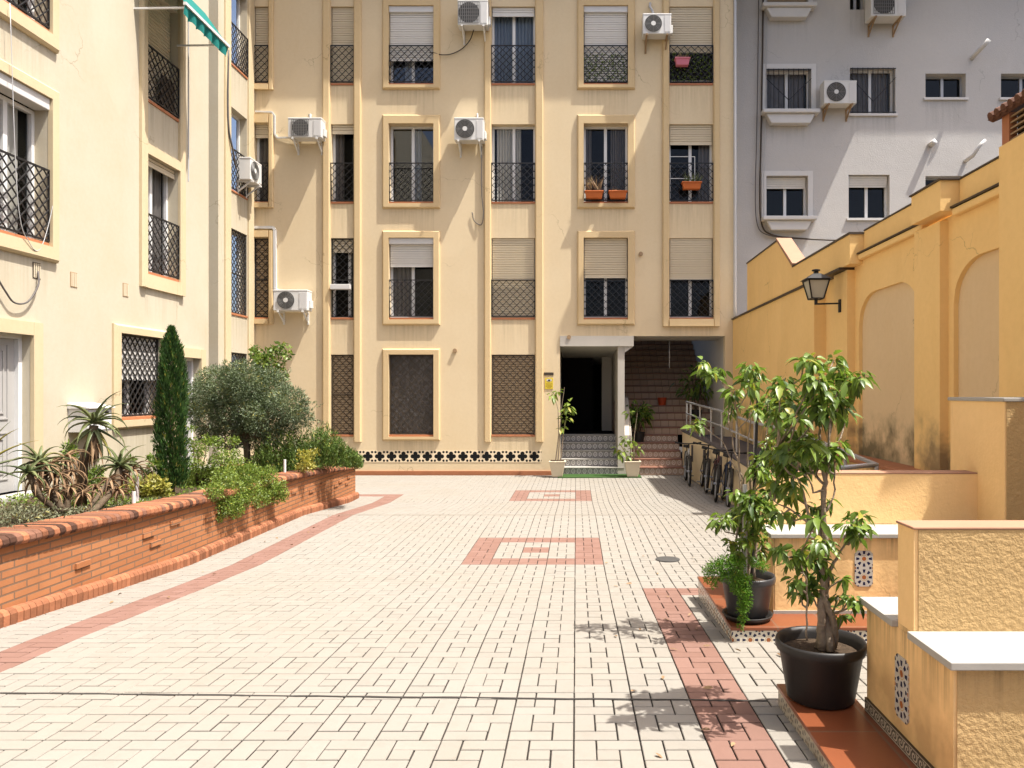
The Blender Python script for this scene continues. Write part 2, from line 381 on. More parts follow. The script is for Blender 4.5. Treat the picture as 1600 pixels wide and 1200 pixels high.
M_soil = plain('soil', (.06, .042, .028), .95, .1, var=.5, vs=40, bump=.8, bs=50)
M_pot = plain('black_plastic', (.016, .0145, .014), .5, .4, var=.2)
M_potg = plain('grey_plastic', (.035, .036, .04), .4, .4, var=.15)
M_potc = plain('cream_pot', (.62, .54, .40), .6, .3, var=.1)
M_bark = plain('grey_bark', (.25, .20, .15), .9, .1, var=.4, vs=30, bump=.8, bs=60)
M_barkd = plain('dark_bark', (.10, .075, .05), .9, .1, var=.4, vs=30, bump=.8, bs=60)
M_ficus = leafmat('ficus_leaf', (.042, .086, .015), (.21, .30, .05), .3, .38, .4)
M_olive = leafmat('olive_leaf', (.045, .068, .030), (.18, .225, .12), .15, .5, .4)
M_cyp = leafmat('cypress_spray', (.012, .036, .007), (.055, .125, .022), .1, .6, .3)
M_rosem = leafmat('rosemary_leaf', (.04, .075, .014), (.15, .225, .045), .15, .5, .3)
M_lush = leafmat('lush_leaf', (.06, .105, .016), (.25, .33, .06), .3, .45, .4)
M_fern = leafmat('fern_leaf', (.05, .13, .012), (.15, .30, .03), .35, .5, .3)
M_yel = leafmat('variegated_leaf', (.12, .13, .02), (.42, .38, .08), .25, .45, .4)
M_aloe = leafmat('aloe_leaf', (.06, .085, .032), (.19, .21, .085), .1, .45, .4)
M_aloed = leafmat('dry_aloe_leaf', (.13, .075, .04), (.34, .22, .12), .1, .6, .3)
M_grey = leafmat('grey_groundcover_leaf', (.07, .075, .04), (.24, .25, .15), .15, .6, .3)
M_steel = plain('galvanised_steel', (.36, .36, .36), .4, .4, .35, var=.1)
M_rampfl = plain('ramp_concrete', (.10, .09, .09), .85, .2, var=.15, vs=12)
M_mat = plain('green_turf_mat', (.04, .085, .024), .95, .1, var=.3, vs=60, bump=.8, bs=300)
M_green = plain('teal_awning', (.008, .15, .13), .8, .2, var=.08)
M_orange = plain('orange_planter', (.50, .13, .03), .5, .3, var=.1)
M_pink = plain('pink_planter', (.55, .17, .22), .5, .3, var=.1)
M_rubber = plain('rubber', (.015, .015, .015), .7, .3)
M_chrome = plain('bright_metal', (.5, .5, .5), .3, .5, .8)
M_slate = plain('cable_grey', (.10, .09, .085), .6, .3)
M_pink2 = plain('pink_coping', (.36, .20, .13), .75, .2, var=.12)
M_blue = plain('blue_sign', (.02, .05, .20), .5, .4)
M_lamp = plain('lantern_glass', (.42, .40, .32), .35, .5, var=.15)
M_grey2 = plain('grey_pipe', (.42, .42, .42), .5, .4, var=.08)
M_sand = plain('sand_bed', (.045, .04, .035), .95, .1, var=.25, vs=30)

def pavermat():
    b = NB('concrete_pavers'); o = b.coord(); t = b.attr('tint'); red = b.attr('red')
    dirt = b.ramp(b.noise(o, .55, 6, .65), .42, .75); gr = b.noise(o, 160, 3, .7); mid = b.noise(o, 9, 5, .7)
    cream = b.mix(t, (.238, .221, .194), (.258, .241, .213)); cream = b.mix(b.m2('MULTIPLY', dirt, .34), cream, (.235, .20, .15))
    rd = b.mix(t, (.185, .104, .081), (.218, .129, .104))
    c = b.mix(red, cream, rd); c = b.mix(b.m2('MULTIPLY', b.ramp(mid, .5, .8), .25), c, b.mix(1, c, (.62, .58, .52), 'MULTIPLY'))
    c = b.mix(b.m2('MULTIPLY', b.ramp(gr, .55, .8), .3), c, b.mix(1, c, (.55, .52, .5), 'MULTIPLY'))
    return b.done(b.bsdf(c, .9, .2, 0, b.bump(b.m2('ADD', gr, mid), .25, .004)))
M_pave = pavermat()

M_tread = plain('brown_tread_tile', (.22, .105, .07), .45, .4, var=.2)
# ---------------------------------------------------------------- camera, sun, sky
cam = bpy.data.cameras.new('camera'); co = bpy.data.objects.new('camera', cam); COL.objects.link(co); S.camera = co
co.location = (0, 0, CAMZ); co.rotation_euler = (R(90), 0, 0)
cam.sensor_width = 36; cam.lens = F / 1600 * 36; cam.shift_x = -100 / 1600; cam.shift_y = 13 / 1600; cam.clip_end = 400; cam.clip_start = .05
SUN = Vector((.44, -.16, 1)).normalized()
el = math.asin(SUN.z); az = math.atan2(SUN.x, SUN.y)
sd = bpy.data.lights.new('sun', 'SUN'); sd.energy = 4.2; sd.angle = R(.53); sd.color = (1, .95, .87)
so = bpy.data.objects.new('sun', sd); COL.objects.link(so); so.rotation_euler = SUN.to_track_quat('Z', 'Y').to_euler()
w = bpy.data.worlds.new('World'); S.world = w; w.use_nodes = True
sk = w.node_tree.nodes.new('ShaderNodeTexSky'); sk.sky_type = 'NISHITA'; sk.sun_disc = False; sk.sun_elevation = el; sk.sun_rotation = az
sk.dust_density = 5; sk.air_density = .7; sk.ozone_density = .6
bg = w.node_tree.nodes['Background']; bg.inputs[1].default_value = .122; w.node_tree.links.new(sk.outputs[0], bg.inputs[0])
S.view_settings.view_transform = 'Standard'; S.view_settings.look = 'None'; S.view_settings.exposure = 1.16; S.view_settings.gamma = 1
S.render.resolution_x, S.render.resolution_y = 1024, 768
S.cycles.max_bounces = 8; S.cycles.transparent_max_bounces = 12

# ---------------------------------------------------------------- ground and pavers
m = MB()
ys = [-40, -8, 2, 3.2, 5, 6.76, 7.9, 9.5, 11.2, 12.3, 13.4, 16, 19, 60]
for a, b_ in zip(ys, ys[1:]):
    m.quad((-40, a, zg(a) - .012), (40, a, zg(a) - .012), (40, b_, zg(b_) - .012), (-40, b_, zg(b_) - .012))
m.build('ground', M_sand, kind='structure', fix=False)
C_, PH = .30, 7.92
m = MB(); reds = []
def is_red(k, j):
    y = PH + C_ * j
    if k == -12 and y < 14.2 or (14.0 < y < 14.3 and k <= -12): return True
    if (k == 2 and y < 6.5) or (6.3 < y < 6.6 and k in (2, 3)): return True
    for y0 in (7.92, 13.62):
        q = round((y - y0) / C_)
        if -4 <= k <= 0 and 0 <= q <= 4 and (k in (-4, 0) or q in (0, 4) or (k == -2 and q == 2)): return True
    return False
third = C_ / 3
pin = [(0, 1, 1, 3), (1, 3, 2, 3), (2, 3, 0, 2), (0, 2, 0, 1), (1, 2, 1, 2)]
for j in range(-30, 33):
    for k in range(-26, 13):
        x0, y0 = k * C_ - .01, PH + C_ * j
        if y0 > 17.7 or (x0 < -4.3 and y0 < 13.9): continue
        r_ = is_red(k, j); old = (x0 < -1.3 and y0 > 13.7)
        for a, b_, c, d in pin:
            g = .0029 + random.random() * .0014
            xa, xb, ya, yb = x0 + a * third + g, x0 + b_ * third - g, y0 + c * third + g * 1.25, y0 + d * third - g * 1.25
            if random.random() < .12 or old: xa -= .002; xb += .002; ya -= .002; yb += .002
            za, zb = zg(ya), zg(yb); e = random.uniform(-.0012, .0012); h = .006; t = .003
            m.tint = min(1, max(0, random.gauss(.5, .22)))
            m.add([(xa, ya, za - h), (xb, ya, za - h), (xb, yb, zb - h), (xa, yb, zb - h),
                   (xa, ya, za - t + e), (xb, ya, za - t + e), (xb, yb, zb - t + e), (xa, yb, zb - t + e),
                   (xa + t, ya + t, za + e), (xb - t, ya + t, za + e), (xb - t, yb - t, zb + e), (xa + t, yb - t, zb + e)],
                  [(8, 9, 10, 11), (4, 5, 9, 8), (5, 6, 10, 9), (6, 7, 11, 10), (7, 4, 8, 11), (0, 1, 5, 4), (1, 2, 6, 5), (2, 3, 7, 6), (3, 0, 4, 7)])
            reds += [1.0 if r_ else 0.0] * 9
paving = m.build('courtyard_paving', M_pave, kind='structure', fix=False)
at = paving.data.attributes.new('red', 'FLOAT', 'FACE'); at.data.foreach_set('value', reds)
m = MB()
pts = [(-3.95 + i * .13, 4.03 - .028 * i * .13 + random.uniform(-.004, .004)) for i in range(39)]
for (xa, ya), (xb, yb) in zip(pts, pts[1:]):
    wa = random.uniform(.006, .009)
    m.quad((xa, ya - wa, zg(ya) + .004), (xb, yb - wa, zg(yb) + .004), (xb, yb + wa, zg(yb) + .004), (xa, ya + wa, zg(ya) + .004))
m.build('expansion_joint', plain('tar_joint', (.05, .046, .042), .9, .1), kind='structure', fix=False)
m = MB(); y_ = 11.2
m.box(-4.0, 2.2, y_ - .006, y_ + .006, zg(y_) - .01, zg(y_) + .003); m.build('paving_crease', plain('crease_joint', (.22, .19, .15), .9, .1), kind='structure')

# ---------------------------------------------------------------- walls and windows
def wall_sheet(m, M, u0, u1, z0, z1, ops, reveal):
    us = sorted({u0, u1, *[o[0] for o in ops], *[o[1] for o in ops]}); zs = sorted({z0, z1, *[o[2] for o in ops], *[o[3] for o in ops]})
    us = [u for u in us if u0 <= u <= u1]; zs = [z for z in zs if z0 <= z <= z1]
    for a, b_ in zip(us, us[1:]):
        for c, d in zip(zs, zs[1:]):
            uu, zz = (a + b_) / 2, (c + d) / 2
            if any(o[0] < uu < o[1] and o[2] < zz < o[3] for o in ops): continue
            m.tint = next((o[2] + 10 for o in ops if o[0] - .01 < uu < o[1] + .01 and o[2] - 1.6 < zz < o[2]), .5)      # wall below a sill: its top edge, for the rain marks
            m.quad(M(a, c, 0), M(b_, c, 0), M(b_, d, 0), M(a, d, 0))
    m.tint = .5
    for a, b_, c, d in ops:
        r = -reveal
        m.quad(M(a, c, 0), M(a, d, 0), M(a, d, r), M(a, c, r)); m.quad(M(b_, c, 0), M(b_, d, 0), M(b_, d, r), M(b_, c, r))
        m.quad(M(a, d, 0), M(b_, d, 0), M(b_, d, r), M(a, d, r)); m.quad(M(a, c, 0), M(b_, c, 0), M(b_, c, r), M(a, c, r))

def lattice(m, M, u0, u1, z0, z1, d, pitch, w=.0145, frame=.022, mid=None, slope=1.0):
    for c, e, f, g in ((u0, u0 + frame, z0, z1), (u1 - frame, u1, z0, z1), (u0 + frame, u1 - frame, z0, z0 + frame), (u0 + frame, u1 - frame, z1 - frame, z1)):
        m.lbox(M, c, e, f, g, d - .012, d + .012)
    if mid: m.lbox(M, u0 + frame, u1 - frame, mid - .012, mid + .012, d - .0125, d + .0115)
    W, H = u1 - u0, z1 - z0; n = int((W + H / slope) / pitch) + 2
    for sgn in (1, -1):
        for i in range(-n, n + 1):
            c = u0 + W / 2 + (i + .5) * pitch          # u at mid height
            seg = []
            za, zb = z0, z1; zm = (z0 + z1) / 2
            ua, ub = c - sgn * (zm - z0) / slope, c + sgn * (z1 - zm) / slope
            # clip to [u0,u1]
            def at(u): return zm + sgn * (u - c) * slope
            lo, hi = sorted((ua, ub)); lo2, hi2 = max(lo, u0 + .01), min(hi, u1 - .01)
            if hi2 - lo2 < .03: continue
            dd = d + sgn * w * .35
            p, q = Vector(M(lo2, at(lo2), dd)), Vector(M(hi2, at(hi2), dd))
            m.bar(p, q, w, w * .8)

def shutter(m, M, u0, u1, z0, z1, d, pitch=.055):
    n = max(1, int((z1 - z0) / pitch)); p = (z1 - z0) / n
    for i in range(n):
        a = z0 + i * p; b_ = a + p
        m.add([M(u0, a, d - .02), M(u1, a, d - .02), M(u1, a + .004, d), M(u0, a + .004, d), M(u1, b_ - .014, d + .004), M(u0, b_ - .014, d + .004), M(u1, b_ - .011, d - .02), M(u0, b_ - .011, d - .02), M(u1, b_, d - .02), M(u0, b_, d - .02)],
              [(0, 1, 2, 3), (3, 2, 4, 5), (5, 4, 6, 7), (7, 6, 8, 9)])

def curtain(m, M, u0, u1, z0, z1, d, waves):
    n = max(8, int(waves * 8)); cols = []
    for i in range(n + 1):
        u = u0 + (u1 - u0) * i / n; dd = d + .025 * math.sin(i / n * waves * 6.28) + .01 * math.sin(i * 1.7)
        cols.append((M(u, z0, dd), M(u, z1, dd)))
    for a, b_ in zip(cols, cols[1:]): m.quad(a[0], b_[0], b_[1], a[1])

def window(parent, M, u0, u1, z0, z1, sd=-.19, rv=.22, mtrim=None, shut=0, shutd=-.05, mshut=None, box=False, rail=None, railz=None, curt=(), glassm=None, surround=None,
           sill=True, mid=.5, msash=None, pitch=.165, sillm=None, raild=.015, panes=2, mesh=None, ironm=None, slope=1.0):
    """sash frame as the part; pane, shutter, grille, curtain, surround and sill hang under it"""
    m = MB(); f = .05; top = z1 - (.16 if box else 0)
    for a, b_, c, d in ((u0, u0 + f, z0, top), (u1 - f, u1, z0, top), (u0 + f, u1 - f, z0, z0 + f), (u0 + f, u1 - f, top - f, top)): m.lbox(M, a, b_, c, d, sd - .04, sd + .02)
    um = u0 + (u1 - u0) * mid
    if panes > 1:
        m.lbox(M, um - .035, um + .035, z0 + f, top - f, sd - .035, sd + .012)
    wn = m.build('window', msash or M_alu, parent)
    m = MB(); m.quad(M(u0 + f, z0 + f, sd - .02), M(u1 - f, z0 + f, sd - .02), M(u1 - f, top - f, sd - .02), M(u0 + f, top - f, sd - .02)); m.build('pane', glassm or M_glass, wn, fix=False)
    if shut:
        m = MB(); zb = z1 - (z1 - z0) * shut
        shutter(m, M, u0 + .02, u1 - .02, zb, z1 - (.14 if box else 0), shutd); m.lbox(M, u0 + .02, u1 - .02, zb - .035, zb, shutd - .012, shutd + .006)
        m.build('shutter', mshut or M_shut, wn, fix=False)
    if box:
        m = MB(); m.lbox(M, u0 + .004, u1 - .004, z1 - .15, z1 - .004, -.16, .03); m.build('shutter_box', M_white, wn, bevel=.01)
    for (a, b_, mm, wv) in curt:
        m = MB(); curtain(m, M, u0 + (u1 - u0) * a, u0 + (u1 - u0) * b_, z0 + .04, top - .03, sd - .06, wv); m.build('curtain', mm, wn, fix=False, smooth=True)
    if mesh:
        m = MB(); m.lbox(M, u0 + .005, u1 - .005, z0 + .005, z1 - .005, -.09, -.08); m.build('insect_screen', mesh, wn)
    if rail:
        m = MB()
        if rail == 'low': lattice(m, M, u0 - .01, u1 + .01, z0 + .03, railz, raild, pitch, slope=slope)
        else: lattice(m, M, u0 + .01, u1 - .01, z0 + .02, z1 - .01, -.03, pitch, mid=railz, slope=slope)
        m.build('railing' if rail == 'low' else 'grille', ironm or M_iron, wn)
    if sill:
        m = MB(); m.lbox(M, u0, u1, z0 - .035, z0 + .012, -.17, .02); m.build('sill', sillm or M_terra, wn, bevel=.006)
    if surround:
        a, b_, c, d = surround; m = MB(); t = .065; e = .03
        def ring(a, b_, c, d, dd): return [M(a, c, dd), M(b_, c, dd), M(b_, d, dd), M(a, d, dd)]
        V = ring(a, b_, c, d, -.004) + ring(a, b_, c, d, .03) + ring(a + e, b_ - e, c + e, d - e, t) + ring(u0, u1, z0 - .036, z1, t) + ring(u0, u1, z0 - .036, z1, -.004)
        m.add(V, [(4 * k + i, 4 * k + (i + 1) % 4, 4 * k + 4 + (i + 1) % 4, 4 * k + 4 + i) for k in range(4) for i in range(4)])
        m.build('surround', mtrim or M_trim, wn)
    return wn

# ---- facade of the apartment building
YF = 17.97
def fx(p): return (p - 900) / F * YF
def fz(p): return CAMZ + (613 - p) / F * YF
MF = lambda u, z, d: (u, YF - d, z)
bld = thing('apartment_building', 'cream apartment block across the back of the courtyard with ochre window strips', 'building', (0, YF, -.165))
cols = dict(A=(397, 420), B=(517, 553), C=(608, 678), D=(768, 836), E=(912, 981), F=(1046, 1114))
rows = {3: (10, 131, 71), 2: (194, 316, 254.5), 1: (372, 497, 437), 0: (554, 680, 617)}
ops = []
for c, (a, b_) in cols.items():
    for r_, (t, bo, ra) in rows.items():
        if r_ == 0 and c in 'EF': continue
        ops.append((fx(a), fx(b_), fz(bo), fz(t)))
ENT = (fx(875), fx(1133), -.3, fz(525))
m = MB(); wall_sheet(m, MF, fx(391), fx(1146), -.3, 13.2, ops + [ENT], .22)
m.quad((fx(1146), YF, -.3), (fx(1146), YF + 3, -.3), (fx(1146), YF + 3, 13.2), (fx(1146), YF, 13.2))
m.build('wall', M_wall, bld, fix=False)
m = MB()                                                   # near-black sheet standing in for the shade of rooms behind the windows
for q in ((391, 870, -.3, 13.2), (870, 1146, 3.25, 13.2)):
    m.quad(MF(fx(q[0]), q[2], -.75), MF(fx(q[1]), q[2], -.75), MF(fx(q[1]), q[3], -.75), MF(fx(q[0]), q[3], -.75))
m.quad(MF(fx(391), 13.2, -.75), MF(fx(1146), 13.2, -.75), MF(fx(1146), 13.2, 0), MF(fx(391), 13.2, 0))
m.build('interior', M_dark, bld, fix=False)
m = MB()
m.box(fx(391), fx(1160), YF - .60, YF + 3, 12.5, 12.75)
m.build('eave', M_wall, bld)
def pilbox(m, M, a, b_, zb, zt, t=.07):
    e = .025; P = [(a, -.004), (a, t - e), (a + e, t), (b_ - e, t), (b_, t - e), (b_, -.004)]; n = 6
    V = [M(u, zb, q) for u, q in P] + [M(u, zt, q) for u, q in P]
    m.add(V, [(i, i + 1, n + i + 1, n + i) for i in range(5)] + [tuple(range(n)), tuple(range(n, 2 * n))])
def pil(a, b_, zb, zt=12.5):
    m = MB(); pilbox(m, MF, fx(a), fx(b_), zb, zt); m.build('pilaster', M_trim, bld)
for a, b_ in ((505, 516.5), (553.5, 565)): pil(a, b_, fz(690))
for a, b_ in ((757, 767.5), (836.5, 849)): pil(a, b_, fz(690))
for a, b_ in ((1035, 1045.5), (1114.5, 1124)): pil(a, b_, fz(510))
pil(420.5, 428, fz(506), fz(361)); pil(420.5, 428, fz(325), fz(180)); pil(420.5, 428, fz(141), fz(-20))
for t, bo in ((361, 371), (498.5, 506), (180, 193), (317.5, 325), (132.5, 141)): m = MB(); m.lbox(MF, fx(392), fx(420.4), fz(bo), fz(t), -.004, .08); m.build('window_band', M_trim, bld)
m = MB(); m.lbox(MF, fx(1045.6), fx(1114.4), fz(510), fz(498.6), -.004, .08); m.build('window_band', M_trim, bld)
def W(c, r_, **k):
    a, b_ = cols[c]; t, bo, ra = rows[r_]
    if c in 'CE':
        o = (598, 688) if c == 'C' else (902, 992); v = {3: (-4, 140), 2: (180, 326), 1: (361, 508), 0: (545, 688)}[r_]
        k['surround'] = (fx(o[0]), fx(o[1]), fz(v[1]), fz(v[0]))
    k.setdefault('railz', fz(ra)); k.setdefault('rail', 'low')
    return window(bld, MF, fx(a), fx(b_), fz(bo), fz(t), **k)
BR = dict(mshut=M_shut)
W('A', 3, shut=1, panes=1); W('A', 2, shut=.15, panes=1, curt=[(.1, .9, M_curtg, 3)]); W('A', 1, shut=1, rail='full', mshut=M_shutd, panes=1); W('A', 0, shut=1, rail='full', mshut=M_shutd, panes=1)
W('B', 3, shut=1, panes=1); W('B', 2, shut=.1, curt=[(.05, .45, M_curtg, 2)], panes=1)
W('B', 1, shut=.16, rail='full', mid=.72, ironm=M_iron); W('B', 0, shut=1, rail='full', mshut=M_shutd, panes=1, ironm=M_rust)
W('C', 3, box=True, shut=.68, mshut=M_shutw, glassm=M_glassb, curt=[(.3, .5, M_curt, 2)], shutd=-.03)
W('C', 2, glassm=M_glassb, msash=M_alu, curt=[(.5, .68, M_curtb, 2)]); W('C', 1, box=True, shut=.34, mshut=M_shutw, curt=[(.05, .45, M_curtg, 4)])
W('C', 0, rail='full', railz=None, mesh=M_mesh, ironm=M_rust, pitch=.18)
W('D', 3, shut=.1, curt=[(.05, .45, M_curtb, 5), (.52, .95, M_curtb, 5)], mshut=M_shutw); W('D', 2, curt=[(.1, .45, M_curt, 5), (.5, .66, M_curt, 3)])
W('D', 1, shut=1, shutd=-.03); W('D', 0, shut=1, rail='full', railz=None, mshut=M_shutd, mesh=None, ironm=M_rust, panes=1)
W('E', 3, box=True, shut=.95, mshut=M_shutw, shutd=-.03); W('E', 2, curt=[(.0, .18, M_curtg, 3), (.62, .95, M_curtg, 6)]); W('E', 1, shut=.48, shutd=-.03)
W('F', 3, shut=.95, shutd=-.04); W('F', 2, shut=.24, curt=[(.7, .95, M_curtg, 3)]); W('F', 1, shut=.5, shutd=-.03)
# vents, skirting
m = MB(); m.lbox(MF, fx(556), fx(846), .135, .418, -.004, .006); m.build('vent_band', M_vent, bld)
m = MB(); m.lbox(MF, fx(391), fx(872), -.3, -.07, -.004, .03); m.build('skirting', M_terra, bld)
# entrance passage (left) and stairwell (right)
X0, X1, XP0, XP1 = fx(875), fx(1133), fx(965.5), fx(976)
LAND = .735
M_ent = stucco('entrance_white', (.47, .44, .39), (.40, .365, .31), .3, .1); M_dado = plain('brown_dado', (.14, .07, .035), .3, .5, var=.3)
m = MB()
m.box(X0, fx(990), YF - .03, YF + .25, fz(541), fz(525)); m.build('entrance_beam', M_ent, bld)
m = MB(); m.prism([(fx(976) + .0, fz(541)), (fx(990), fz(541)), (fx(976), fz(551))], YF, YF + .25, 'y'); m.build('beam_haunch', M_ent, bld)
m = MB(); m.box(XP0, XP1, YF + .02, YF + 6, -.2, fz(541) - .002); m.build('dividing_wall', M_ent, bld)
m = MB()
m.quad((X0, YF + .22, -.2), (X0, YF + 6, -.2), (X0, YF + 6, 3.14), (X0, YF + .22, 3.14))
m.quad((X1, YF + .22, -.2), (X1, YF + 7, -.2), (X1, YF + 7, 5.4), (X1, YF + .22, 5.4))
m.quad((X0, YF + .25, fz(541)), (XP0, YF + .25, fz(541)), (XP0, YF + 6, fz(541) - .25), (X0, YF + 6, fz(541) - .25))
m.quad((X0, YF + .25, fz(541)), (XP0, YF + .25, fz(541)), (XP0, YF + .25, fz(525)), (X0, YF + .25, fz(525)))
m.quad((XP1, YF + .001, fz(525) - .001), (X1, YF + .001, fz(525) - .001), (X1, YF + 1.3, fz(525) - .02), (XP1, YF + 1.3, fz(525) - .02))
m.build('entrance_lining', M_ent, bld, fix=False)
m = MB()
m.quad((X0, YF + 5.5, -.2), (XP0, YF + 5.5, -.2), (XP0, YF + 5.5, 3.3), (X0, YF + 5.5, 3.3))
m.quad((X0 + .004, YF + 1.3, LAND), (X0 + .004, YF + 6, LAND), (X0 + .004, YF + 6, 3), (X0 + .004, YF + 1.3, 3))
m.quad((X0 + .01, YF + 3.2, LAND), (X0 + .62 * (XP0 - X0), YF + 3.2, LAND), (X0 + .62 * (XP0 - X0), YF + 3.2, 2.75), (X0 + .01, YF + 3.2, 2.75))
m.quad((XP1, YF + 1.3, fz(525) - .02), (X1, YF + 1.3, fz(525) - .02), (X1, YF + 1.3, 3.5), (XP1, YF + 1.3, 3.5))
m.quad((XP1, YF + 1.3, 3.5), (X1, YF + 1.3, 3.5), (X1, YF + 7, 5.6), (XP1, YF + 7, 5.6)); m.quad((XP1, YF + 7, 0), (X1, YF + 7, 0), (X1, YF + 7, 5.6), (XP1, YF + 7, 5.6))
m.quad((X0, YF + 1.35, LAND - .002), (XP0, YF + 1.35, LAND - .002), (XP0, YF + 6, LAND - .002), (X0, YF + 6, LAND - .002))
m.build('dark_hall', M_dark, bld, fix=False)  # shade of hall and stairwell put in as near-black surfaces
m = MB(); m.box(XP0 - .008, XP0 + .004, YF + 1.5, YF + 3.6, LAND, fz(628)); m.build('dado', M_dado, bld)
m = MB(); m.box(XP0 - .28, XP0 - .01, YF + 3.0, YF + 3.12, LAND, 2.8); m.build('hall_pillar', M_ent, bld)
# sloping parapet between the two flights
m = MB(); m.prism([(YF + 1.9, .6), (YF + 1.9, 1.72), (YF + 1.2, 1.66), (YF + .2, .92), (YF + .05, .78), (YF + .05, -.17), (YF + .6, -.17)], XP1 - .01, XP1 + .17, 'x'); m.build('stair_parapet', M_ent, bld, bevel=.02)
m = MB(); m.bar((XP1 - .05, YF + 1.5, 1.42), (XP1 - .05, YF + .25, .55), .05, .09); m.build('handrail', M_iron, bld)
# the two flights
st = thing('entrance_steps', 'five grey tiled steps with white nosings rising to the dark hall doorway', 'steps', ((X0 + XP0) / 2, YF + .6, -.165))
def flight(parent, x0, x1s, n0, n1, mr, mt, nose):
    mr_, mt_ = MB(), MB()
    for k in range(n0, n1):
        y = YF + .03 + .27 * k; z = -.165 + .18 * k; x1 = x1s(k)
        mr_.box(x0, x1, y, y + .3, z - .02, z + .152)
        mt_.box(x0, x1, y - nose, y + .3, z + .152, z + .18)
    mr_.build('riser', mr, parent); mt_.build('tread', mt, parent, bevel=.006)
flight(st, X0 + .002, lambda k: XP1 - .011, 0, 5, M_rise_w, M_marble, .02)
st2 = thing('stair_flight', 'long brown tiled staircase climbing into the shadow behind the bicycles', 'staircase', ((XP1 + X1) / 2, YF + .6, -.165))
RAMPX = 2.57
flight(st2, XP1 + .171, lambda k: RAMPX if k < 5 else X1 - .01, 0, 5, M_rise_t, M_tread, .02)
flight(st2, XP1 + .171, lambda k: X1 - .01, 5, 20, M_rise_p, M_tread, .025)

# ---- short wing at the left end of the facade (set back)
XS = -7.69
MS = lambda u, z, d: (XS + d, u, z)
def sy(p): return XS * F / (p - 900)
ys0, ys1 = sy(358.5), sy(386)
m = MB(); ops = [(ys0, ys1, fz(bo), fz(t)) for t, bo, ra in rows.values()]
wall_sheet(m, MS, sy(341), YF, -.3, 13.2, ops, .2)
m.quad((XS, sy(341), -.3), (-10, sy(341), -.3), (-10, sy(341), 13.2), (XS, sy(341), 13.2)); m.build('return_wall', M_wallL, bld, fix=False)
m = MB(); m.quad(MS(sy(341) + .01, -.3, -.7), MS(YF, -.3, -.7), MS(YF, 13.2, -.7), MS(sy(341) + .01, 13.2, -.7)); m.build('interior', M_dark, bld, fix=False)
for a, b_ in ((350, 358), (386.5, 394)):
    m = MB(); pilbox(m, MS, sy(a), sy(b_), -.1, 13.2, .06); m.build('pilaster', M_trimL, bld)
for r_, (t, bo, ra) in rows.items():
    window(bld, MS, ys0, ys1, fz(bo), fz(t), rail='full' if r_ in (0, 1) else 'low', railz=fz(ra), curt=[(.05, .6, M_curt, 4)], pitch=.15, msash=M_alu)

# ---- left wing nearer the camera
XL = -6.7
ML = lambda u, z, d: (XL + d, u, z)
def ly(p): return XL * F / (p - 900)
wing = thing('side_wing', 'pale sunlit wing along the left side with lattice railings and a white door', 'building', (XL, 9, .5))
F0Z, F1Z, F2Z, F3Z = (1.42, 2.67), (3.68, 5.52), (6.38, 8.18), (9.1, 11.1)
wA = (8.62, 9.58); wB = (11.73, 12.71); wC = (11.03, 12.16); dA = (8.25, 9.27); dB = (12.73, 13.42)
ops = [(*wA, *F1Z), (*wA, *F2Z), (*wA, *F3Z), (*wB, *F1Z), (*wB, *F2Z), (*wB, *F3Z), (*wC, *F0Z), (*dA, .6, 2.5), (*dB, .5, 2.4)]
m = MB(); wall_sheet(m, ML, -9, ly(326), -.3, 13.2, ops, .24)
m.quad((XL, ly(326), -.3), (XL - 4, ly(326), -.3), (XL - 4, ly(326), 13.2), (XL, ly(326), 13.2)); m.quad((XL, 4, 13.2), (XL, ly(326), 13.2), (XL - 4, ly(326), 13.2), (XL - 4, 4, 13.2))
m.build('wall', M_wallL, wing, fix=False)
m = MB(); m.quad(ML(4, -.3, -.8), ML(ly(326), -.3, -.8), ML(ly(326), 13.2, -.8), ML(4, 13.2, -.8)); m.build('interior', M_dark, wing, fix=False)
def sur(w_, z, e=.15, eb=.22): return (w_[0] - e, w_[1] + e, z[0] - eb, z[1] + e)
window(wing, ML, *wA, *F1Z, rail='low', railz=4.62, box=True, curt=[(.1, .8, M_curt, 7)], surround=sur(wA, F1Z), pitch=.15, mtrim=M_trimL)
window(wing, ML, *wA, *F2Z, rail='low', railz=7.3, curt=[(.1, .8, M_curt, 7)], surround=sur(wA, F2Z), pitch=.15, mtrim=M_trimL)
window(wing, ML, *wA, *F3Z, rail='low', railz=10.1, surround=sur(wA, F3Z), mtrim=M_trimL)
window(wing, ML, *wB, *F1Z, rail='low', railz=4.6, shut=.06, mshut=M_shut, curt=[(.05, .45, M_curt, 5), (.5, .95, M_curtg, 4)], pitch=.15, mtrim=M_trimL)
window(wing, ML, *wB, *F2Z, rail='low', railz=7.24, shut=.96, mshut=M_shut, shutd=-.12, pitch=.15, mtrim=M_trimL)
window(wing, ML, *wB, *F3Z, rail='low', railz=10.1, shut=.6, pitch=.15, mtrim=M_trimL)
window(wing, ML, *wC, *F0Z, rail='full', shut=.52, mshut=M_shutw, pitch=.13, surround=sur(wC, F0Z, .13, .16), slope=1.15, mtrim=M_trimL)
for a, b_ in ((wB[0] - .15, wB[0]), (wB[1], wB[1] + .15)):
    m = MB(); pilbox(m, ML, a, b_, F1Z[0] - .25, 13, .07); m.build('pilaster', M_trimL, wing)
m = MB(); m.lbox(ML, wB[0], wB[1], F1Z[0] - .25, F1Z[0] - .036, -.004, .047); m.build('window_band', M_trimL, wing); m = MB(); m.lbox(ML, wB[0], wB[1], F1Z[1], F1Z[1] + .16, -.004, .047); m.build('window_band', M_trimL, wing)
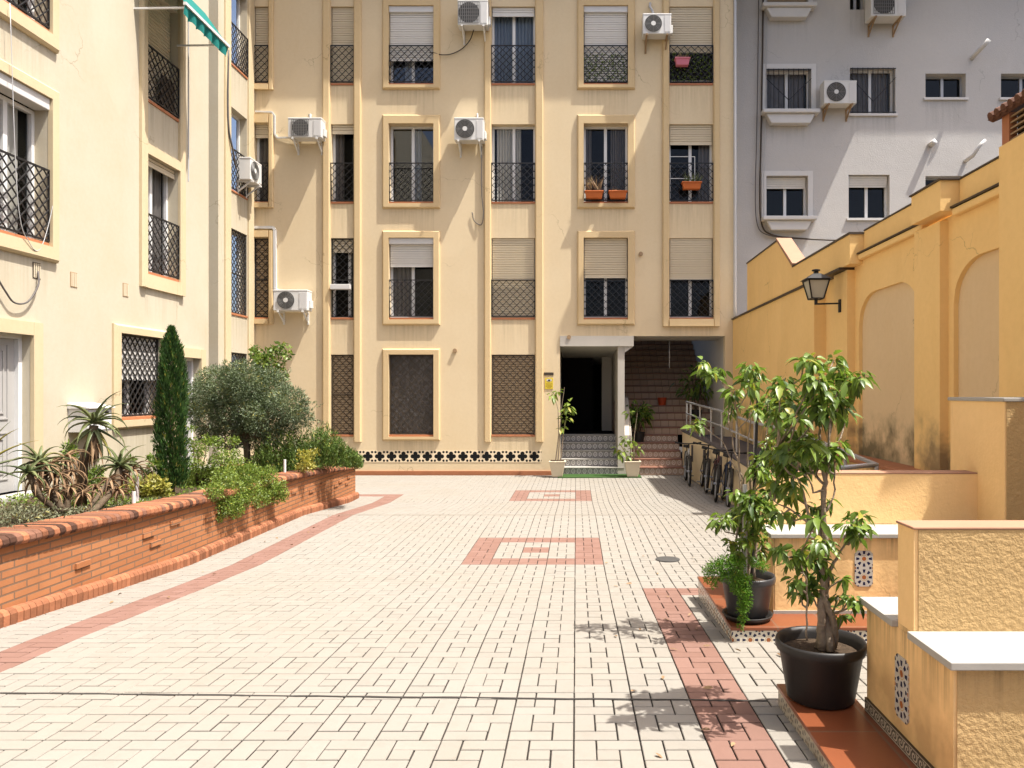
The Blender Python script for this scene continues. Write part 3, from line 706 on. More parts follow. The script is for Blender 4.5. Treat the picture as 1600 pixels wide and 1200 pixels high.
def door(d, z0, z1, mm):
    m = MB(); m.lbox(ML, d[0] - .16, d[0], z0, z1 + .16, -.004, .05); m.lbox(ML, d[1], d[1] + .16, z0, z1 + .16, -.004, .05); m.lbox(ML, d[0], d[1], z1, z1 + .16, -.004, .047)
    m.build('door_surround', M_trimL, wing)
    m = MB(); m.lbox(ML, d[0] + .05, d[1] - .06, z0, z1 - .05, -.2, -.15)
    a, b_ = d[0] + .05, d[1] - .06; w_ = (b_ - a)
    for (p, q, r_, s_) in ((.12, .88, .08, .38), (.12, .88, .46, .94)):
        u0, u1, c, e = a + w_ * p, a + w_ * q, z0 + (z1 - z0) * r_, z0 + (z1 - z0) * s_
        for k in (0, .07):
            for (g, h, i, j) in ((u0 + k, u0 + k + .018, c + k, e - k), (u1 - k - .018, u1 - k, c + k, e - k), (u0 + k + .018, u1 - k - .018, c + k, c + k + .018), (u0 + k + .018, u1 - k - .018, e - k - .018, e - k)):
                m.lbox(ML, g, h, i, j, -.149, -.138)
    dr = m.build('door', mm, wing)
    m = MB(); m.lbox(ML, d[0], d[0] + .05, z0, z1, -.2, -.1); m.lbox(ML, d[1] - .06, d[1], z0, z1, -.2, -.1); m.lbox(ML, d[0] + .05, d[1] - .06, z1 - .05, z1, -.2, -.1); m.build('door_frame', M_alu, dr)
    m = MB(); m.lbox(ML, d[0] - .1, d[1] + .2, z0 - .06, z0, -.2, .28); m.build('threshold', M_marble, dr)
door(dA, .6, 2.5, M_door); door(dB, .5, 2.4, M_door)
for p, z in ((57, 3.31), (115, 3.30), (196, 3.32)):
    m = MB(); y = ly(p)
    m.lbox(ML, y - .07, y + .07, z - .1, z + .1, -.004, .004); v = m.build('air_vent', M_rust if p == 57 else M_acrust, wing)
    m = MB()
    for i in range(4): m.lbox(ML, y - .055 + i * .032, y - .04 + i * .032, z - .09, z + .09, .004, .012)
    m.build('vent_slat', M_shut, v)

# ---- white building beyond
YW = 19.0
def wx(p): return (p - 900) / F * YW
def wz(p): return CAMZ + (613 - p) / F * YW
MW = lambda u, z, d: (u, YW - d, z)
wb = thing('white_building', 'white apartment block with a shaded upper half rising behind the mustard wall', 'building', (7.5, YW, 0))
wins = [(1197, 1267, 108, 176), (1328, 1399, 106, 178), (1446, 1509, 115, 153), (1564, 1640, 115, 153), (1197, 1262, 275, 341), (1326, 1390, 273, 341), (1446, 1510, 275, 300), (1197, 1262, -60, 12), (1328, 1352, -40, 15)]
ops = [(wx(a), wx(b_), wz(d), wz(c)) for a, b_, c, d in wins]
m = MB(); wall_sheet(m, MW, wx(1140), wx(1900), -.2, 14, ops, .25); m.build('wall', M_bwhite, wb, fix=False)
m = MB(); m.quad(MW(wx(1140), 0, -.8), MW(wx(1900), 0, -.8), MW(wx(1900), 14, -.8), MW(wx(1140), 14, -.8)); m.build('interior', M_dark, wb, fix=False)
m = MB(); m.box(wx(1140), wx(1900), YW - .72, YW + 3, 12.8, 13.1); m.box(wx(1140), 8.98, YW - 2.6, YW - .721, 12.8, 13.1); m.build('eave', M_bwhite, wb)  # second box: overhang added out of view to cast the wall's slanting shade
for i, o in enumerate(ops):
    k = dict(sd=-.2, sill=False, msash=M_alu if i in (0, 1, 4, 5) else M_steel)
    if i in (0, 1): k['curt'] = [(.05, .5, M_curtg, 4), (.55, .9, M_curtg, 4)]
    if i == 7: k.update(shut=.98, mshut=M_shutd)
    wn = window(wb, MW, *o, **k)
    if i in (0, 1):
        m = MB(); a, b_, c, d = o
        for j in range(9): u = a + (b_ - a) * (j + .5) / 9; m.bar(MW(u, c, .02), MW(u, d, .02), .014)
        for z in (c + .03, d - .03): m.bar(MW(a, z, .033), MW(b_, z, .033), .022)
        u = (a + b_) / 2; m.bar(MW(a, d - .25, .035), MW(u, c + .3, .035), .014); m.bar(MW(b_, d - .25, .035), MW(u, c + .3, .035), .014)
        m.build('grille', M_iron, wn)
    if i in (4, 5):
        m = MB(); a, b_, c, d = o
        for j in range(5): m.lbox(MW, a, b_ - .03, d - .07 - j * .055, d - .018 - j * .055, -.09 - .01 * j, -.075 - .01 * j)
        m.build('roller_blind', M_curt, wn)
    if i in (0, 4, 7):
        a, b_, c, d = o; m = MB(); e = .12
        m.lbox(MW, a - e, a, c, d + e, -.004, .04); m.lbox(MW, b_, b_ + e, c, d + e, -.004, .04); m.lbox(MW, a, b_, d, d + e, -.004, .037); m.build('surround', M_white, wn)
        m = MB(); m.lbox(MW, a - .15, b_ + .15, c - .1, c - .001, 0, .3)
        m.prism([(a - .05, c - .1), (b_ + .05, c - .1), (b_ - .08, c - .34), (a + .08, c - .34)], YW - .22, YW, 'y'); m.build('sill', M_white, wn, bevel=.02)
    elif i in (1, 2, 3, 5):
        a, b_, c, d = o; m = MB(); m.lbox(MW, a - .05, b_ + .05, c - .06, c - .001, -.1, .05); m.build('sill', M_white, wn)
# ---------------------------------------------------------------- mustard garden wall on the right
gw = thing('garden_wall', 'tall mustard yellow wall along the right with blind arches and stepped parapet', 'wall', (3.9, 11, .3))
XG = 3.91
MG = lambda u, z, d: (XG - d, u, z)
def arch_z(u, a, b_, zt, r=.55, rv=.42):
    e = min(u - a, b_ - u)
    return zt if e >= r else zt - rv * (1 - math.sqrt(max(0, 1 - ((r - e) / r) ** 2)))
arches = [(8.62, 10.44, 3.13), (6.0, 7.82, 3.14)]
m = MB(); ma = MB(); GT = 3.64
def strip(a, b_): m.quad(MG(a, -.3, 0), MG(b_, -.3, 0), MG(b_, GT, 0), MG(a, GT, 0))
strip(-6, 6.0); strip(7.82, 8.62); strip(10.44, 18.2)
for a, b_, zt in arches:
    us = [a + (b_ - a) * i / 48 for i in range(49)]
    for u, v in zip(us, us[1:]):
        za, zb = arch_z(u, a, b_, zt), arch_z(v, a, b_, zt)
        m.quad(MG(u, za, 0), MG(v, zb, 0), MG(v, GT, 0), MG(u, GT, 0)); m.quad(MG(u, za, 0), MG(v, zb, 0), MG(v, zb, -.05), MG(u, za, -.05))
    for u in (a, b_): m.quad(MG(u, -.3, 0), MG(u, arch_z(u, a, b_, zt), 0), MG(u, arch_z(u, a, b_, zt), -.05), MG(u, -.3, -.05))
    ma.quad(MG(a - .02, -.3, -.05), MG(b_ + .02, -.3, -.05), MG(b_ + .02, zt + .02, -.05), MG(a - .02, zt + .02, -.05))
m.quad((XG, -6, GT), (XG, 18.2, GT), (XG + .3, 18.2, GT), (XG + .3, -6, GT)); m.quad((XG + .3, -6, GT), (XG + .3, 18.2, GT), (XG + .3, 18.2, -.3), (XG + .3, -6, -.3))
m.build('wall', M_yellow, gw, fix=False); ma.build('arch_panel', M_arch, gw, fix=False)
m = MB(); m.lbox(MG, 11.83, 17.96, -.3, 3.52, -.01, .18); m.build('wall_bay', M_yellow, gw)
m = MB(); m.lbox(MG, 10.60, 17.96, 3.52, 3.555, -.01, .215); m.build('cornice', M_rust, gw)
m = MB()
m.prism([(16.48, 3.555), (16.48, 4.60), (13.97, 4.60), (13.02, 3.955), (10.3, 3.955), (10.3, 3.555)], XG - .175, XG + .05, 'x'); m.build('parapet', M_yellow, gw)
m = MB(); m.lbox(MG, 13.97, 16.5, 4.60, 4.63, -.06, .19); m.lbox(MG, 10.28, 13.02, 3.955, 3.985, -.06, .19); m.build('coping', M_rust, gw)
m = MB(); m.hexa([(XG - .2, 13.99, 4.605), (XG + .08, 13.99, 4.605), (XG + .08, 12.99, 3.965), (XG - .2, 12.99, 3.965), (XG - .2, 13.99, 4.66), (XG + .08, 13.99, 4.66), (XG + .08, 12.95, 4.015), (XG - .2, 12.95, 4.015)]); m.build('sloped_coping', M_pink2, gw)
m = MB(); m.lbox(MG, 10.58, 11.13, -.3, 3.515, -.01, .11); m.build('pilaster', M_yellow, gw)
for a, b_, d in ((7.93, 8.53, .09),):
    m = MB(); m.lbox(MG, a, b_, -.3, 3.6, -.01, d); m.build('pilaster', M_yellow, gw)
    m = MB(); m.lbox(MG, 7.73, 8.40, 3.66, 3.97, -.06, .18); m.build('parapet', M_yellow, gw)
m = MB(); m.lbox(MG, 8.40, 10.3, 3.6, 3.68, -.06, .07); m.lbox(MG, 6.6, 7.73, 3.6, 3.68, -.06, .07); m.build('cornice', M_yellow, gw, bevel=.02)
m = MB(); m.lbox(MG, 8.402, 10.299, 3.682, 3.7, -.06, .085); m.lbox(MG, 6.6, 7.729, 3.682, 3.7, -.06, .085); m.lbox(MG, 7.70, 8.42, 3.972, 3.99, -.07, .2); m.lbox(MG, 8.43, 10.27, 3.992, 4.01, -.22, .0); m.lbox(MG, 6.6, 7.69, 3.972, 3.99, -.22, .0); m.build('coping', M_rust, gw)
m = MB(); m.lbox(MG, 8.43, 10.29, 3.70, 3.99, -.2, -.012); m.lbox(MG, 6.6, 7.72, 3.70, 3.97, -.2, -.012); m.build('parapet', M_yellow, gw)
m = MB(); m.lbox(MG, 5.2, 6.66, -.3, 3.96, -.3, .18); m.build('pilaster', M_yellow, gw)
m = MB(); m.lbox(MG, 5.6, 12.0, .2, .90, 0, .34); m.build('ledge_wall', M_yellow, gw)
m = MB(); m.lbox(MG, 5.6, 12.0, .90, .945, 0, .37); m.build('ledge', M_terra, gw, bevel=.012)
# louvred tower with tiled roof on top of the near pilaster
m = MB(); m.box(XG - .17, XG - .10, 6.52, 6.63, 3.96, 4.22); m.box(XG - .17, XG - .1, 5.2, 5.3, 3.96, 4.22); m.build('vent_post', M_terra, gw)
m = MB()
for i in range(5): m.hexa([(XG - .16, 5.3, 3.97 + i * .05), (XG - .06, 5.3, 4.0 + i * .05), (XG - .06, 6.52, 4.0 + i * .05), (XG - .16, 6.52, 3.97 + i * .05), (XG - .16, 5.3, 3.985 + i * .05), (XG - .06, 5.3, 4.015 + i * .05), (XG - .06, 6.52, 4.015 + i * .05), (XG - .16, 6.52, 3.985 + i * .05)])
m.build('louvre', M_acrust, gw)
m = MB(); m.box(XG - .05, XG + .3, 5.2, 6.6, 3.96, 4.22); m.build('louvre_back', M_dark, gw)
m = MB()
for i in range(16):
    y = 5.13 + i * .103; m.tube([(XG - .25, y, 4.235), (XG + .5, y, 4.545)], .04, 8)
m.prism([(XG - .25, 4.221), (XG + .5, 4.53), (XG + .5, 4.5), (XG - .2, 4.2)], 5.1, 6.72, 'y'); m.build('tiled_roof', M_copold, gw)

# lantern on the pilaster
ln = thing('wall_lantern', 'black wall lantern with frosted panes on an iron arm', 'lantern', (3.75, 10.9, 2.9))
yb = 10.85; c = px(1275, 470, 10.85); tip = px(1313, 474, 10.85)
wx_ = XG - .11
m = MB(); m.box(wx_ - .025, wx_, yb - .03, yb + .03, px(0, 488, yb).z, px(0, 468, yb).z); m.bar((wx_ - .02, yb, px(0, 474, yb).z), (c.x, yb, px(0, 475, yb).z), .022); m.tube([(c.x, yb, px(0, 475, yb).z - .01), (c.x, yb, px(0, 467, yb).z)], .024, 8); m.build('bracket', M_iron, ln)
zb_, zt_ = px(0, 467, yb).z, px(0, 438.5, yb).z
m = MB(); rb, rt = .085, .145
def sq(r, z): return [(c.x - r, yb - r, z), (c.x + r, yb - r, z), (c.x + r, yb + r, z), (c.x - r, yb + r, z)]
A_, B_ = sq(rb, zb_), sq(rt, zt_)
for i in range(4): m.bar(A_[i], B_[i], .018); m.bar(A_[i], A_[(i + 1) % 4], .016); m.bar(B_[i], B_[(i + 1) % 4], .022)
m.build('lantern_frame', M_iron, ln)
m = MB(); m.hexa(sq(rb - .004, zb_ + .004) + sq(rt - .004, zt_ - .004)); m.build('lantern_glass', M_lamp, ln)
m = MB(); m.hexa(sq(.18, zt_ + .012) + sq(.045, zt_ + .10)); m.box(c.x - .028, c.x + .028, yb - .028, yb + .028, zt_ + .1, zt_ + .14); m.lathe((c.x, yb, zt_ + .14), [(0, 0), (.06, .0), (.06, .015), (0, .03)], 14); m.build('lantern_roof', M_iron, ln)

# ---------------------------------------------------------------- ramp with railing
def rampx(y): return float(np.interp(y, [7, 12, 18], [2.80, 2.72, 2.59]))
def rampz(y): return float(np.interp(y, [7, 12, 14.7, 18.6], [.40, .645, .79, .88]))
rp = thing('access_ramp', 'pale walled access ramp with grey concrete floor and steel railing leading to the entrance', 'ramp', (3.1, 12, 0))
ysr = [7.0, 8, 9, 10, 11, 12, 13, 14, 14.7, 16, 17.3, 18.4]
m = MB(); mc = MB(); mf = MB()
for a, b_ in zip(ysr, ysr[1:]):
    xa, xb, za, zb = rampx(a), rampx(b_), rampz(a), rampz(b_)
    m.hexa([(xa, a, -.3), (xa + .14, a, -.3), (xb + .14, b_, -.3), (xb, b_, -.3), (xa, a, za - .03), (xa + .14, a, za - .03), (xb + .14, b_, zb - .03), (xb, b_, zb - .03)])
    mc.hexa([(xa - .02, a, za - .03), (xa + .16, a, za - .03), (xb + .16, b_, zb - .03), (xb - .02, b_, zb - .03), (xa - .02, a, za), (xa + .16, a, za), (xb + .16, b_, zb), (xb - .02, b_, zb)])
    mf.quad((xa + .14, a, za - .12), (XG - .0, a, za - .12), (XG - .0, b_, zb - .12), (xb + .14, b_, zb - .12))
m.build('ramp_wall', M_wall, rp); mc.build('coping', M_rampfl, rp); mf.build('ramp_floor', M_rampfl, rp, fix=False)
def rl(y, dz): return (rampx(y) + .07, y, rampz(y) + dz)
m = MB()
for dz, r in ((.70, .022), (.42, .018)):
    m.tube([rl(18.2, dz), rl(15.6, dz - .02), rl(14.3, dz - .02), rl(12, dz - .02), rl(9.7, dz + .06), rl(7.2, dz), (rampx(7) - .35, 7.0, rampz(7) + dz)], r, 8)
m.build('rail', M_steel, rp, smooth=True)
for y in (18.15, 17.6, 16.4, 15.2, 14.2, 13.0, 11.8, 10.5, 9.2, 8.0, 7.2):
    m = MB(); p = rl(y, 0); m.tube([p, (p[0], p[1], p[2] + .69)], .02, 8); m.build('post', M_steel, rp)
for y in (16.9, 15.5, 13.9):
    m = MB(); m.box(rampx(y) - .03, rampx(y) - .001, y - .05, y + .05, .25, .62); m.build('wall_slot', M_rampfl, rp)

# ---------------------------------------------------------------- benches
def bench(name, label, X, Y, xe, ztop, zback, ystep, xstep, panel, zs):
    """double bench: front seat, back wall, rear seat; Y = (front, back wall front, back wall rear, rear)"""
    t = thing(name, label, 'bench', ((X + xe) / 2, (Y[0] + Y[3]) / 2, zs))
    m = MB(); m.box(X, xe, Y[0], Y[3], zs - .3, ztop - .03); m.build('seat_base', [M_bench], t)
    m = MB(); m.box(X + .012, xe, Y[0] - .004, Y[0] + .01, zs - .3, ztop - .0305); m.build('front_render', M_rough if panel[0] == 'x' else M_bench, t)
    n = int((xe - X) / .62) + 1
    for (a, b_) in ((Y[0] - .03, Y[1]), (Y[2], Y[3] + .03)):
        for i in range(n):
            xa = X - .025 + i * .62; xb = min(xe, xa + .617)
            if xb > xa: m = MB(); m.box(xa, xb, a, b_, ztop - .03, ztop); m.build('seat_slab', M_marble, t, bevel=.004)
    m = MB(); m.box(X + .003, xe, Y[1], Y[2], ztop - .03, zback - .012); m.build('back_wall', M_bench, t)
    m = MB(); m.box(X + .02, xe, Y[1] - .005, Y[1] + .01, ztop + .0005, zback - .0125); m.build('back_render', M_rough if panel[0] == 'x' else M_bench, t)
    m = MB(); m.box(X - .004, xe, Y[1] - .008, Y[2] + .008, zback - .012, zback); m.build('back_coping', M_pink2, t, bevel=.005)
    for (a, b_, c, d) in panel[1]:
        m = MB()
        r = .02; pts = [(a + r, c), (b_ - r, c), (b_, c + r), (b_, d - r), (b_ - r, d), (a + r, d), (a, d - r), (a, c + r)]
        if panel[0] == 'x': m.prism(pts, X - .005, X + .004, 'x')
        else: m.prism(pts, Y[0] - .009, Y[0] - .0, 'y')
        m.build('tile_panel', M_starp, t, uvo=(a, c))
    # step along its foot
    a, b_, c, d = ystep[0], ystep[1], xstep[0], xstep[1]
    m = MB(); m.box(c, d, a, b_, zs - .4, zs - .022); m.build('step_face', M_star if panel[0] == 'y' else M_starworn, t)
    m = MB(); m.box(c - .008, d, a - .008, b_ + .004, zs - .022, zs); m.build('step_top', M_tilered, t, bevel=.004)
    return t
M_starp = startile('panel_star_tile', .1285, (.46, .44, .40))
near = bench('garden_bench', 'near roughcast garden bench with white marble seat, cut off by the right edge', 1.357, (2.715, 3.04, 3.19, 3.522), 3.5, .839, 1.259, (1.5, 3.84), (1.028, 1.356), ('x', [(3.074, 3.203, .438, .70)]), .318)
m = MB(); m.box(1.357 - .011, 1.357 - .0005, 1.5, 3.522, .318, .38); m.build('wave_border', M_wave, near)
far = bench('garden_bench', 'far yellow garden bench with long white marble seat behind the black potted tree', 1.37, (5.25, 5.61, 5.77, 6.13), 2.98, .82, 1.205, (4.94, 6.3), (1.02, 3.2), ('y', [(1.935, 2.06, .452, .70)]), .264)
m = MB(); m.box(1.37, 2.98, 5.25 - .012, 5.2495, .264, .285); m.build('base_strip', M_marble, far)
pl = thing('wall_block', 'tall rough rendered block with a white coping at the end of the far bench', 'wall', (3.4, 5.6, .2))
m = MB(); m.box(2.98, 4.2, 5.25, 6.01, -.2, 1.735); m.build('block', M_bench, pl)
m = MB(); m.box(2.992, 4.2, 5.244, 5.26, -.2, 1.7345); m.build('front_render', M_rough, pl)
m = MB(); m.box(2.965, 4.2, 5.235, 6.03, 1.735, 1.762); m.build('coping', M_marble, pl, bevel=.005)

# ---------------------------------------------------------------- brick planter on the left
def ptop(y): return float(np.interp(y, [3, 5, 8.2, 10.6, 12.3, 14.1], [.88, .80, .67, .64, .57, .46]))
PX = -4.09; PE = 14.0
br = thing('brick_planter', 'long low brick planter with a rounded brick coping along the left side', 'planter', (-5, 9, 0))
m = MB(); yy = [3 + .5 * i for i in range(23)]; yy[-1] = PE
for a, b_ in zip(yy, yy[1:]):
    m.hexa([(PX - .2, a, -.3), (PX, a, -.3), (PX, b_, -.3), (PX - .2, b_, -.3), (PX - .2, a, ptop(a) - .085), (PX, a, ptop(a) - .085), (PX, b_, ptop(b_) - .085), (PX - .2, b_, ptop(b_) - .085)])
m.box(XL - .9, PX - .2, PE - .2, PE, -.3, ptop(PE) - .085)
random.seed(4)
for i in range(46):            # bricks left standing a little proud of the face
    y = 3.4 + i * .24 + random.choice((0, .12)); 
    if y > 13.6 or random.random() < .35: continue
    row = random.randint(2, 7); z = ptop(y) - .085 - row * .052
    if z > zg(y) + .12: m.box(PX - .02, PX + .018, y, y + .19, z, z + .045)
m.build('wall', M_brick, br)
m = MB(); mm = MB(); y = 3.0; prof = [(-.29, -.085), (.05, -.085), (.066, -.06), (.06, -.025), (.03, -.004), (-.02, 0), (-.29, 0)]
while y < PE:
    z = ptop(y + .03) + random.uniform(-.003, .003); m.tint = random.random(); m.cur = 1 if random.random() < float(np.interp(y, [5, 9, 12], [.6, .4, .3])) else 0
    if y > PE: break
    m.prism([(PX + a, z + b_) for a, b_ in prof], y + .003, y + .062, 'y'); y += .066
m.cur = 0
x = PX - .3
while x > XL - .9:
    m.tint = random.random(); m.box(x - .06, x, PE - .25, PE + .04, ptop(PE) - .085, ptop(PE)); x -= .066
m.build('coping', [M_cop, M_copold], br, bevel=.006)
for a, b_ in zip(yy, yy[1:]):
    mm.hexa([(PX - .28, a, ptop(a) - .084), (PX + .03, a, ptop(a) - .084), (PX + .03, b_, ptop(b_) - .084), (PX - .28, b_, ptop(b_) - .084), (PX - .28, a, ptop(a) - .006), (PX + .03, a, ptop(a) - .012), (PX + .03, b_, ptop(b_) - .012), (PX - .28, b_, ptop(b_) - .006)])
    mm.hexa([(PX, a, zg(a) - .05), (PX + .05, a, zg(a) - .05), (PX + .05, b_, zg(b_) - .05), (PX, b_, zg(b_) - .05), (PX, a, zg(a) + .1), (PX + .05, a, zg(a) + .09), (PX + .05, b_, zg(b_) + .09), (PX, b_, zg(b_) + .1)])
mm.build('mortar', M_mort, br)
m = MB(); y = 3.0
while y < PE - .01:
    z = zg(y + .03); m.tint = random.uniform(.2, .9); m.prism([(PX + a, z + b_) for a, b_ in [(0, -.02), (.065, -.02), (.068, .075), (.05, .105), (.02, .115), (0, .115)]], y + .003, y + .062, 'y'); y += .066
m.build('foot_course', M_cop, br, bevel=.006)
m = MB(); nx = 14; random.seed(5)
ygr = [3 + .25 * i for i in range(44)]; hh = {}
for i, y in enumerate(ygr):
    for j in range(nx): hh[i, j] = (PX - .2 - (XL * -1 - .9 + 0 + PX + 0) * 0 - j * (2.45 / (nx - 1)), y, ptop(y) - .10 + random.uniform(-.02, .04))
for i in range(len(ygr) - 1):
    for j in range(nx - 1): m.quad(hh[i, j], hh[i + 1, j], hh[i + 1, j + 1], hh[i, j + 1])
m.build('soil', M_soil, kind='structure', fix=False, smooth=True)

# ---------------------------------------------------------------- air conditioners
def aircon(label, M, u, z, w_=.80, h=.53, d=.3, off=.08, fan='round', group='outdoor air conditioning units', flip=False, rust=False):
    t = thing('air_conditioner', label, 'air conditioner', M(u, z - h / 2, 0), group)
    a, b_, c, e = u - w_ / 2, u + w_ / 2, z - h / 2, z + h / 2; d0, d1 = off, off + d
    m = MB(); m.lbox(M, a, b_, c, e, d0, d1); m.lbox(M, a - .006, b_ + .006, e - .035, e + .006, d0 - .004, d1 + .006); m.build('casing', M_acw, t, bevel=.012)
    fu = a + w_ * .37; rad = h * .42; n = 26
    P = [(fu + rad * math.cos(6.2832 * k / n), z + rad * math.sin(6.2832 * k / n)) for k in range(n)]
    m = MB(); m.quad(*[M(x, y, d1 + .003) for x, y in P]); fb = m.build('fan_recess', M_acdk, t, fix=False)
    m = MB()
    if fan == 'round':
        for q in (.28, .42, .56, .7, .84, .99):
            pts = [Vector(M(fu + rad * q * math.cos(6.2832 * k / n), z + rad * q * math.sin(6.2832 * k / n), d1 + .014)) for k in range(n + 1)]
            m.tube(pts, .0065, 5, False)
        for k in range(8):
            ca, sa = math.cos(k * .785), math.sin(k * .785); m.bar(M(fu, z, d1 + .012), M(fu + rad * ca, z + rad * sa, d1 + .012), .007)
    else:
        for k in range(11):
            x = fu - rad + 2 * rad * k / 10; m.bar(M(x, z - rad, d1 + .014), M(x, z + rad, d1 + .014), .012)
        for k in range(7):
            y = z - rad + 2 * rad * k / 6; m.bar(M(fu - rad, y, d1 + .016), M(fu + rad, y, d1 + .016), .008)
    m.build('fan_grille', M_acg, t, fix=False)
    if fan == 'round':
        m = MB(); m.quad(*[M(fu + .055 * math.cos(6.2832 * k / 14), z + .055 * math.sin(6.2832 * k / 14), d1 + .022) for k in range(14)]); m.build('fan_hub', M_acw, t, fix=False)
    m = MB(); m.lbox(M, b_ - w_ * .24, b_ - w_ * .03, c + .04, e - .06, d1 + .002, d1 + .009); m.build('service_cover', M_white, t, bevel=.004)
    m = MB(); m.lbox(M, b_ + .002, b_ + .05, c + .06, c + .25, d0 + .04, d0 + .2); m.build('valve_cover', M_acw, t, bevel=.012)
    for x in (a + w_ * .14, b_ - w_ * .14):
        m = MB(); m.lbox(M, x - .02, x + .02, c - .04, c - .002, 0, d1 + .03); m.bar(M(x, c - .02, d1 - .03), M(x, c - .26, .01), .03); m.lbox(M, x - .02, x + .02, c - .3, c - .041, 0, .03); m.build('bracket', M_acrust if rust else M_acw, t)
    return t
def at_f(x, y): return dict(u=fx(x), z=fz(y))
aircon('air conditioner high up on the facade with a dark cable looping to its left', MF, **at_f(742, 32), w_=.70, h=.58, fan='grid')
aircon('air conditioner on sunlit wall just left of the window with white curtains', MF, **at_f(736, 210), w_=.68, h=.52)
aircon('air conditioner with white pipe on the left part of the facade, second floor', MF, **at_f(485, 208), w_=.78, h=.46, fan='grid')
aircon('lowest air conditioner on the facade, orange and blue fan reflections, fed by white wall duct', MF, **at_f(463, 472), w_=.80, h=.48)
aircon('air conditioner with round fan and dark badge beside the pink planter window', MF, **at_f(1024, 49), w_=.66, h=.47, rust=True)
aircon('air conditioner on the side return seen almost end-on, below a hanging cable', MS, u=sy(377), z=6.86, w_=.6, h=.5, d=.26, fan='round')
aircon('air conditioner between the two barred windows of the white building', MW, u=wx(1304), z=wz(154), w_=.80, h=.56, d=.34, rust=True)
aircon('air conditioner at the top of the white building beside a dark window', MW, u=wx(1376), z=wz(21), w_=.86, h=.60, d=.4, fan='grid', rust=True)

def pipe(name, label, cat, pts, r, mat, n=8, group=None):
    if 'cable' in name:
        P = [Vector(p) for p in pts]; P = [P[0] * 2 - P[1]] + P + [P[-1] * 2 - P[-2]]; out = []
        for i in range(1, len(P) - 2):
            for k in range(6):
                t = k / 6; out.append(.5 * (2 * P[i] + (P[i + 1] - P[i - 1]) * t + (2 * P[i - 1] - 5 * P[i] + 4 * P[i + 1] - P[i + 2]) * t * t + (3 * P[i] - P[i - 1] - 3 * P[i + 1] + P[i + 2]) * t ** 3))
        pts = out + [P[-2]]
    m = MB(); m.tube(pts, r, n); o = m.build(name, mat, None, smooth=True, origin=tuple(pts[0])); return tag(o, label, cat, group)
def pf(x, y, d): v = MF(fx(x), fz(y), d); return v
pipe('downpipe', 'slim white downpipe at the right hand corner of the cream facade', 'pipe', [pf(1148, -40, .06), pf(1148, 300, .06), pf(1148, 480, .06), pf(1148, 500, .06)], .03, M_white)
def duct(label, pts, w_=.05):
    m = MB()
    for a, b_ in zip(pts, pts[1:]): m.bar(a, b_, w_, w_ * .8)
    tag(m.build('wall_duct', M_white, None, origin=pts[0]), label, 'duct')
duct('white duct stepping from the side return down to the lowest air conditioner', [pf(393, 356, .03), pf(428, 356, .031), pf(430.5, 360, .03), pf(431, 452, .03), pf(437, 458, .04)], .075)
duct('white duct curling from the side return to the second floor air conditioner', [pf(400, 175, .03), pf(426, 176, .031), pf(430, 182, .03), pf(430, 210, .03), pf(434, 216, .031), pf(459, 216, .05)], .045)
pipe('refrigerant_hose', 'short white hose rising from the air conditioner on the upper right into the wall', 'hose', [pf(1020, 33, .2), pf(1019, 22, .12), pf(1015, 12, .06), pf(1016, 5, .0)], .03, M_grey2)
pipe('refrigerant_hose', 'short white hose above the air conditioner beside the white curtains', 'hose', [pf(747, 192, .2), pf(747, 184, .1), pf(746, 178, 0)], .022, M_grey2)
pipe('refrigerant_hose', 'short white elbow above the second floor air conditioner on the left', 'hose', [pf(489, 192, .2), pf(488, 182, .12), pf(483, 180, 0)], .025, M_grey2)
pipe('hanging_cable', 'dark cable looping from the top air conditioner to the railing of the half shuttered window', 'cable', [pf(742, 53, .2), pf(735, 66, .1), pf(722, 78, .05), pf(705, 86, .05), pf(690, 87, .05), pf(678, 84, .06), pf(672, 84, .06)], .012, M_rust)
pipe('hanging_cable', 'dark cable hanging from the air conditioner down beside the curtained window strip', 'cable', [pf(753, 230, .05), pf(753, 300, .05), pf(756, 335, .07), pf(752, 352, .05), pf(741, 345, .03), pf(738, 332, .03)], .011, M_slate)
pipe('hanging_cable', 'long cable on the side return looping behind the end-on air conditioner', 'cable', [MS(sy(352), fz(120), .07), MS(sy(351), fz(190), .07), MS(sy(352), fz(235), .08), MS(sy(357), fz(262), .1), MS(sy(362), fz(285), .1)], .022, M_slate)
pipe('hanging_cable', 'thin pale cable sagging across the sunlit wing below the near window', 'cable', [ML(ly(2), fz(315) , .1), ML(ly(14), 4.12, .1), ML(ly(35), 3.62, .08), ML(ly(58), 3.62, .06), ML(ly(80), 4.4, .06), ML(ly(84), 5.0, .06)], .0045, M_grey2)
pipe('hanging_cable', 'dark cable coming out of the brown air vent on the sunlit wing', 'cable', [ML(ly(57), 3.3, .02), ML(ly(52), 3.12, .06), ML(ly(36), 2.9, .06), ML(ly(15), 2.86, .06), ML(ly(0), 2.98, .06), ML(ly(-20), 3.2, .06)], .011, M_slate)
for i, x in enumerate((1183, 1190, 1196)):
    pipe('wall_cable', ['thinnest cable running down the left edge of the white building', 'thick black cable running down the left edge of the white building', 'pale cable nearest the barred window on the white building'][i], 'cable',
         [MW(wx(x + 2), wz(-30), .05), MW(wx(x), wz(120), .06), MW(wx(x - 2), wz(230), .06), MW(wx(x - 4), wz(300), .08), MW(wx(x - 1), wz(350), .06), MW(wx(x + 14), wz(368), .1), MW(wx(x + 60), wz(374), .1), MW(wx(x + 150), wz(378), .1)], (.012, .022, .009)[i], (M_slate, M_rust, M_grey2)[i], 6)
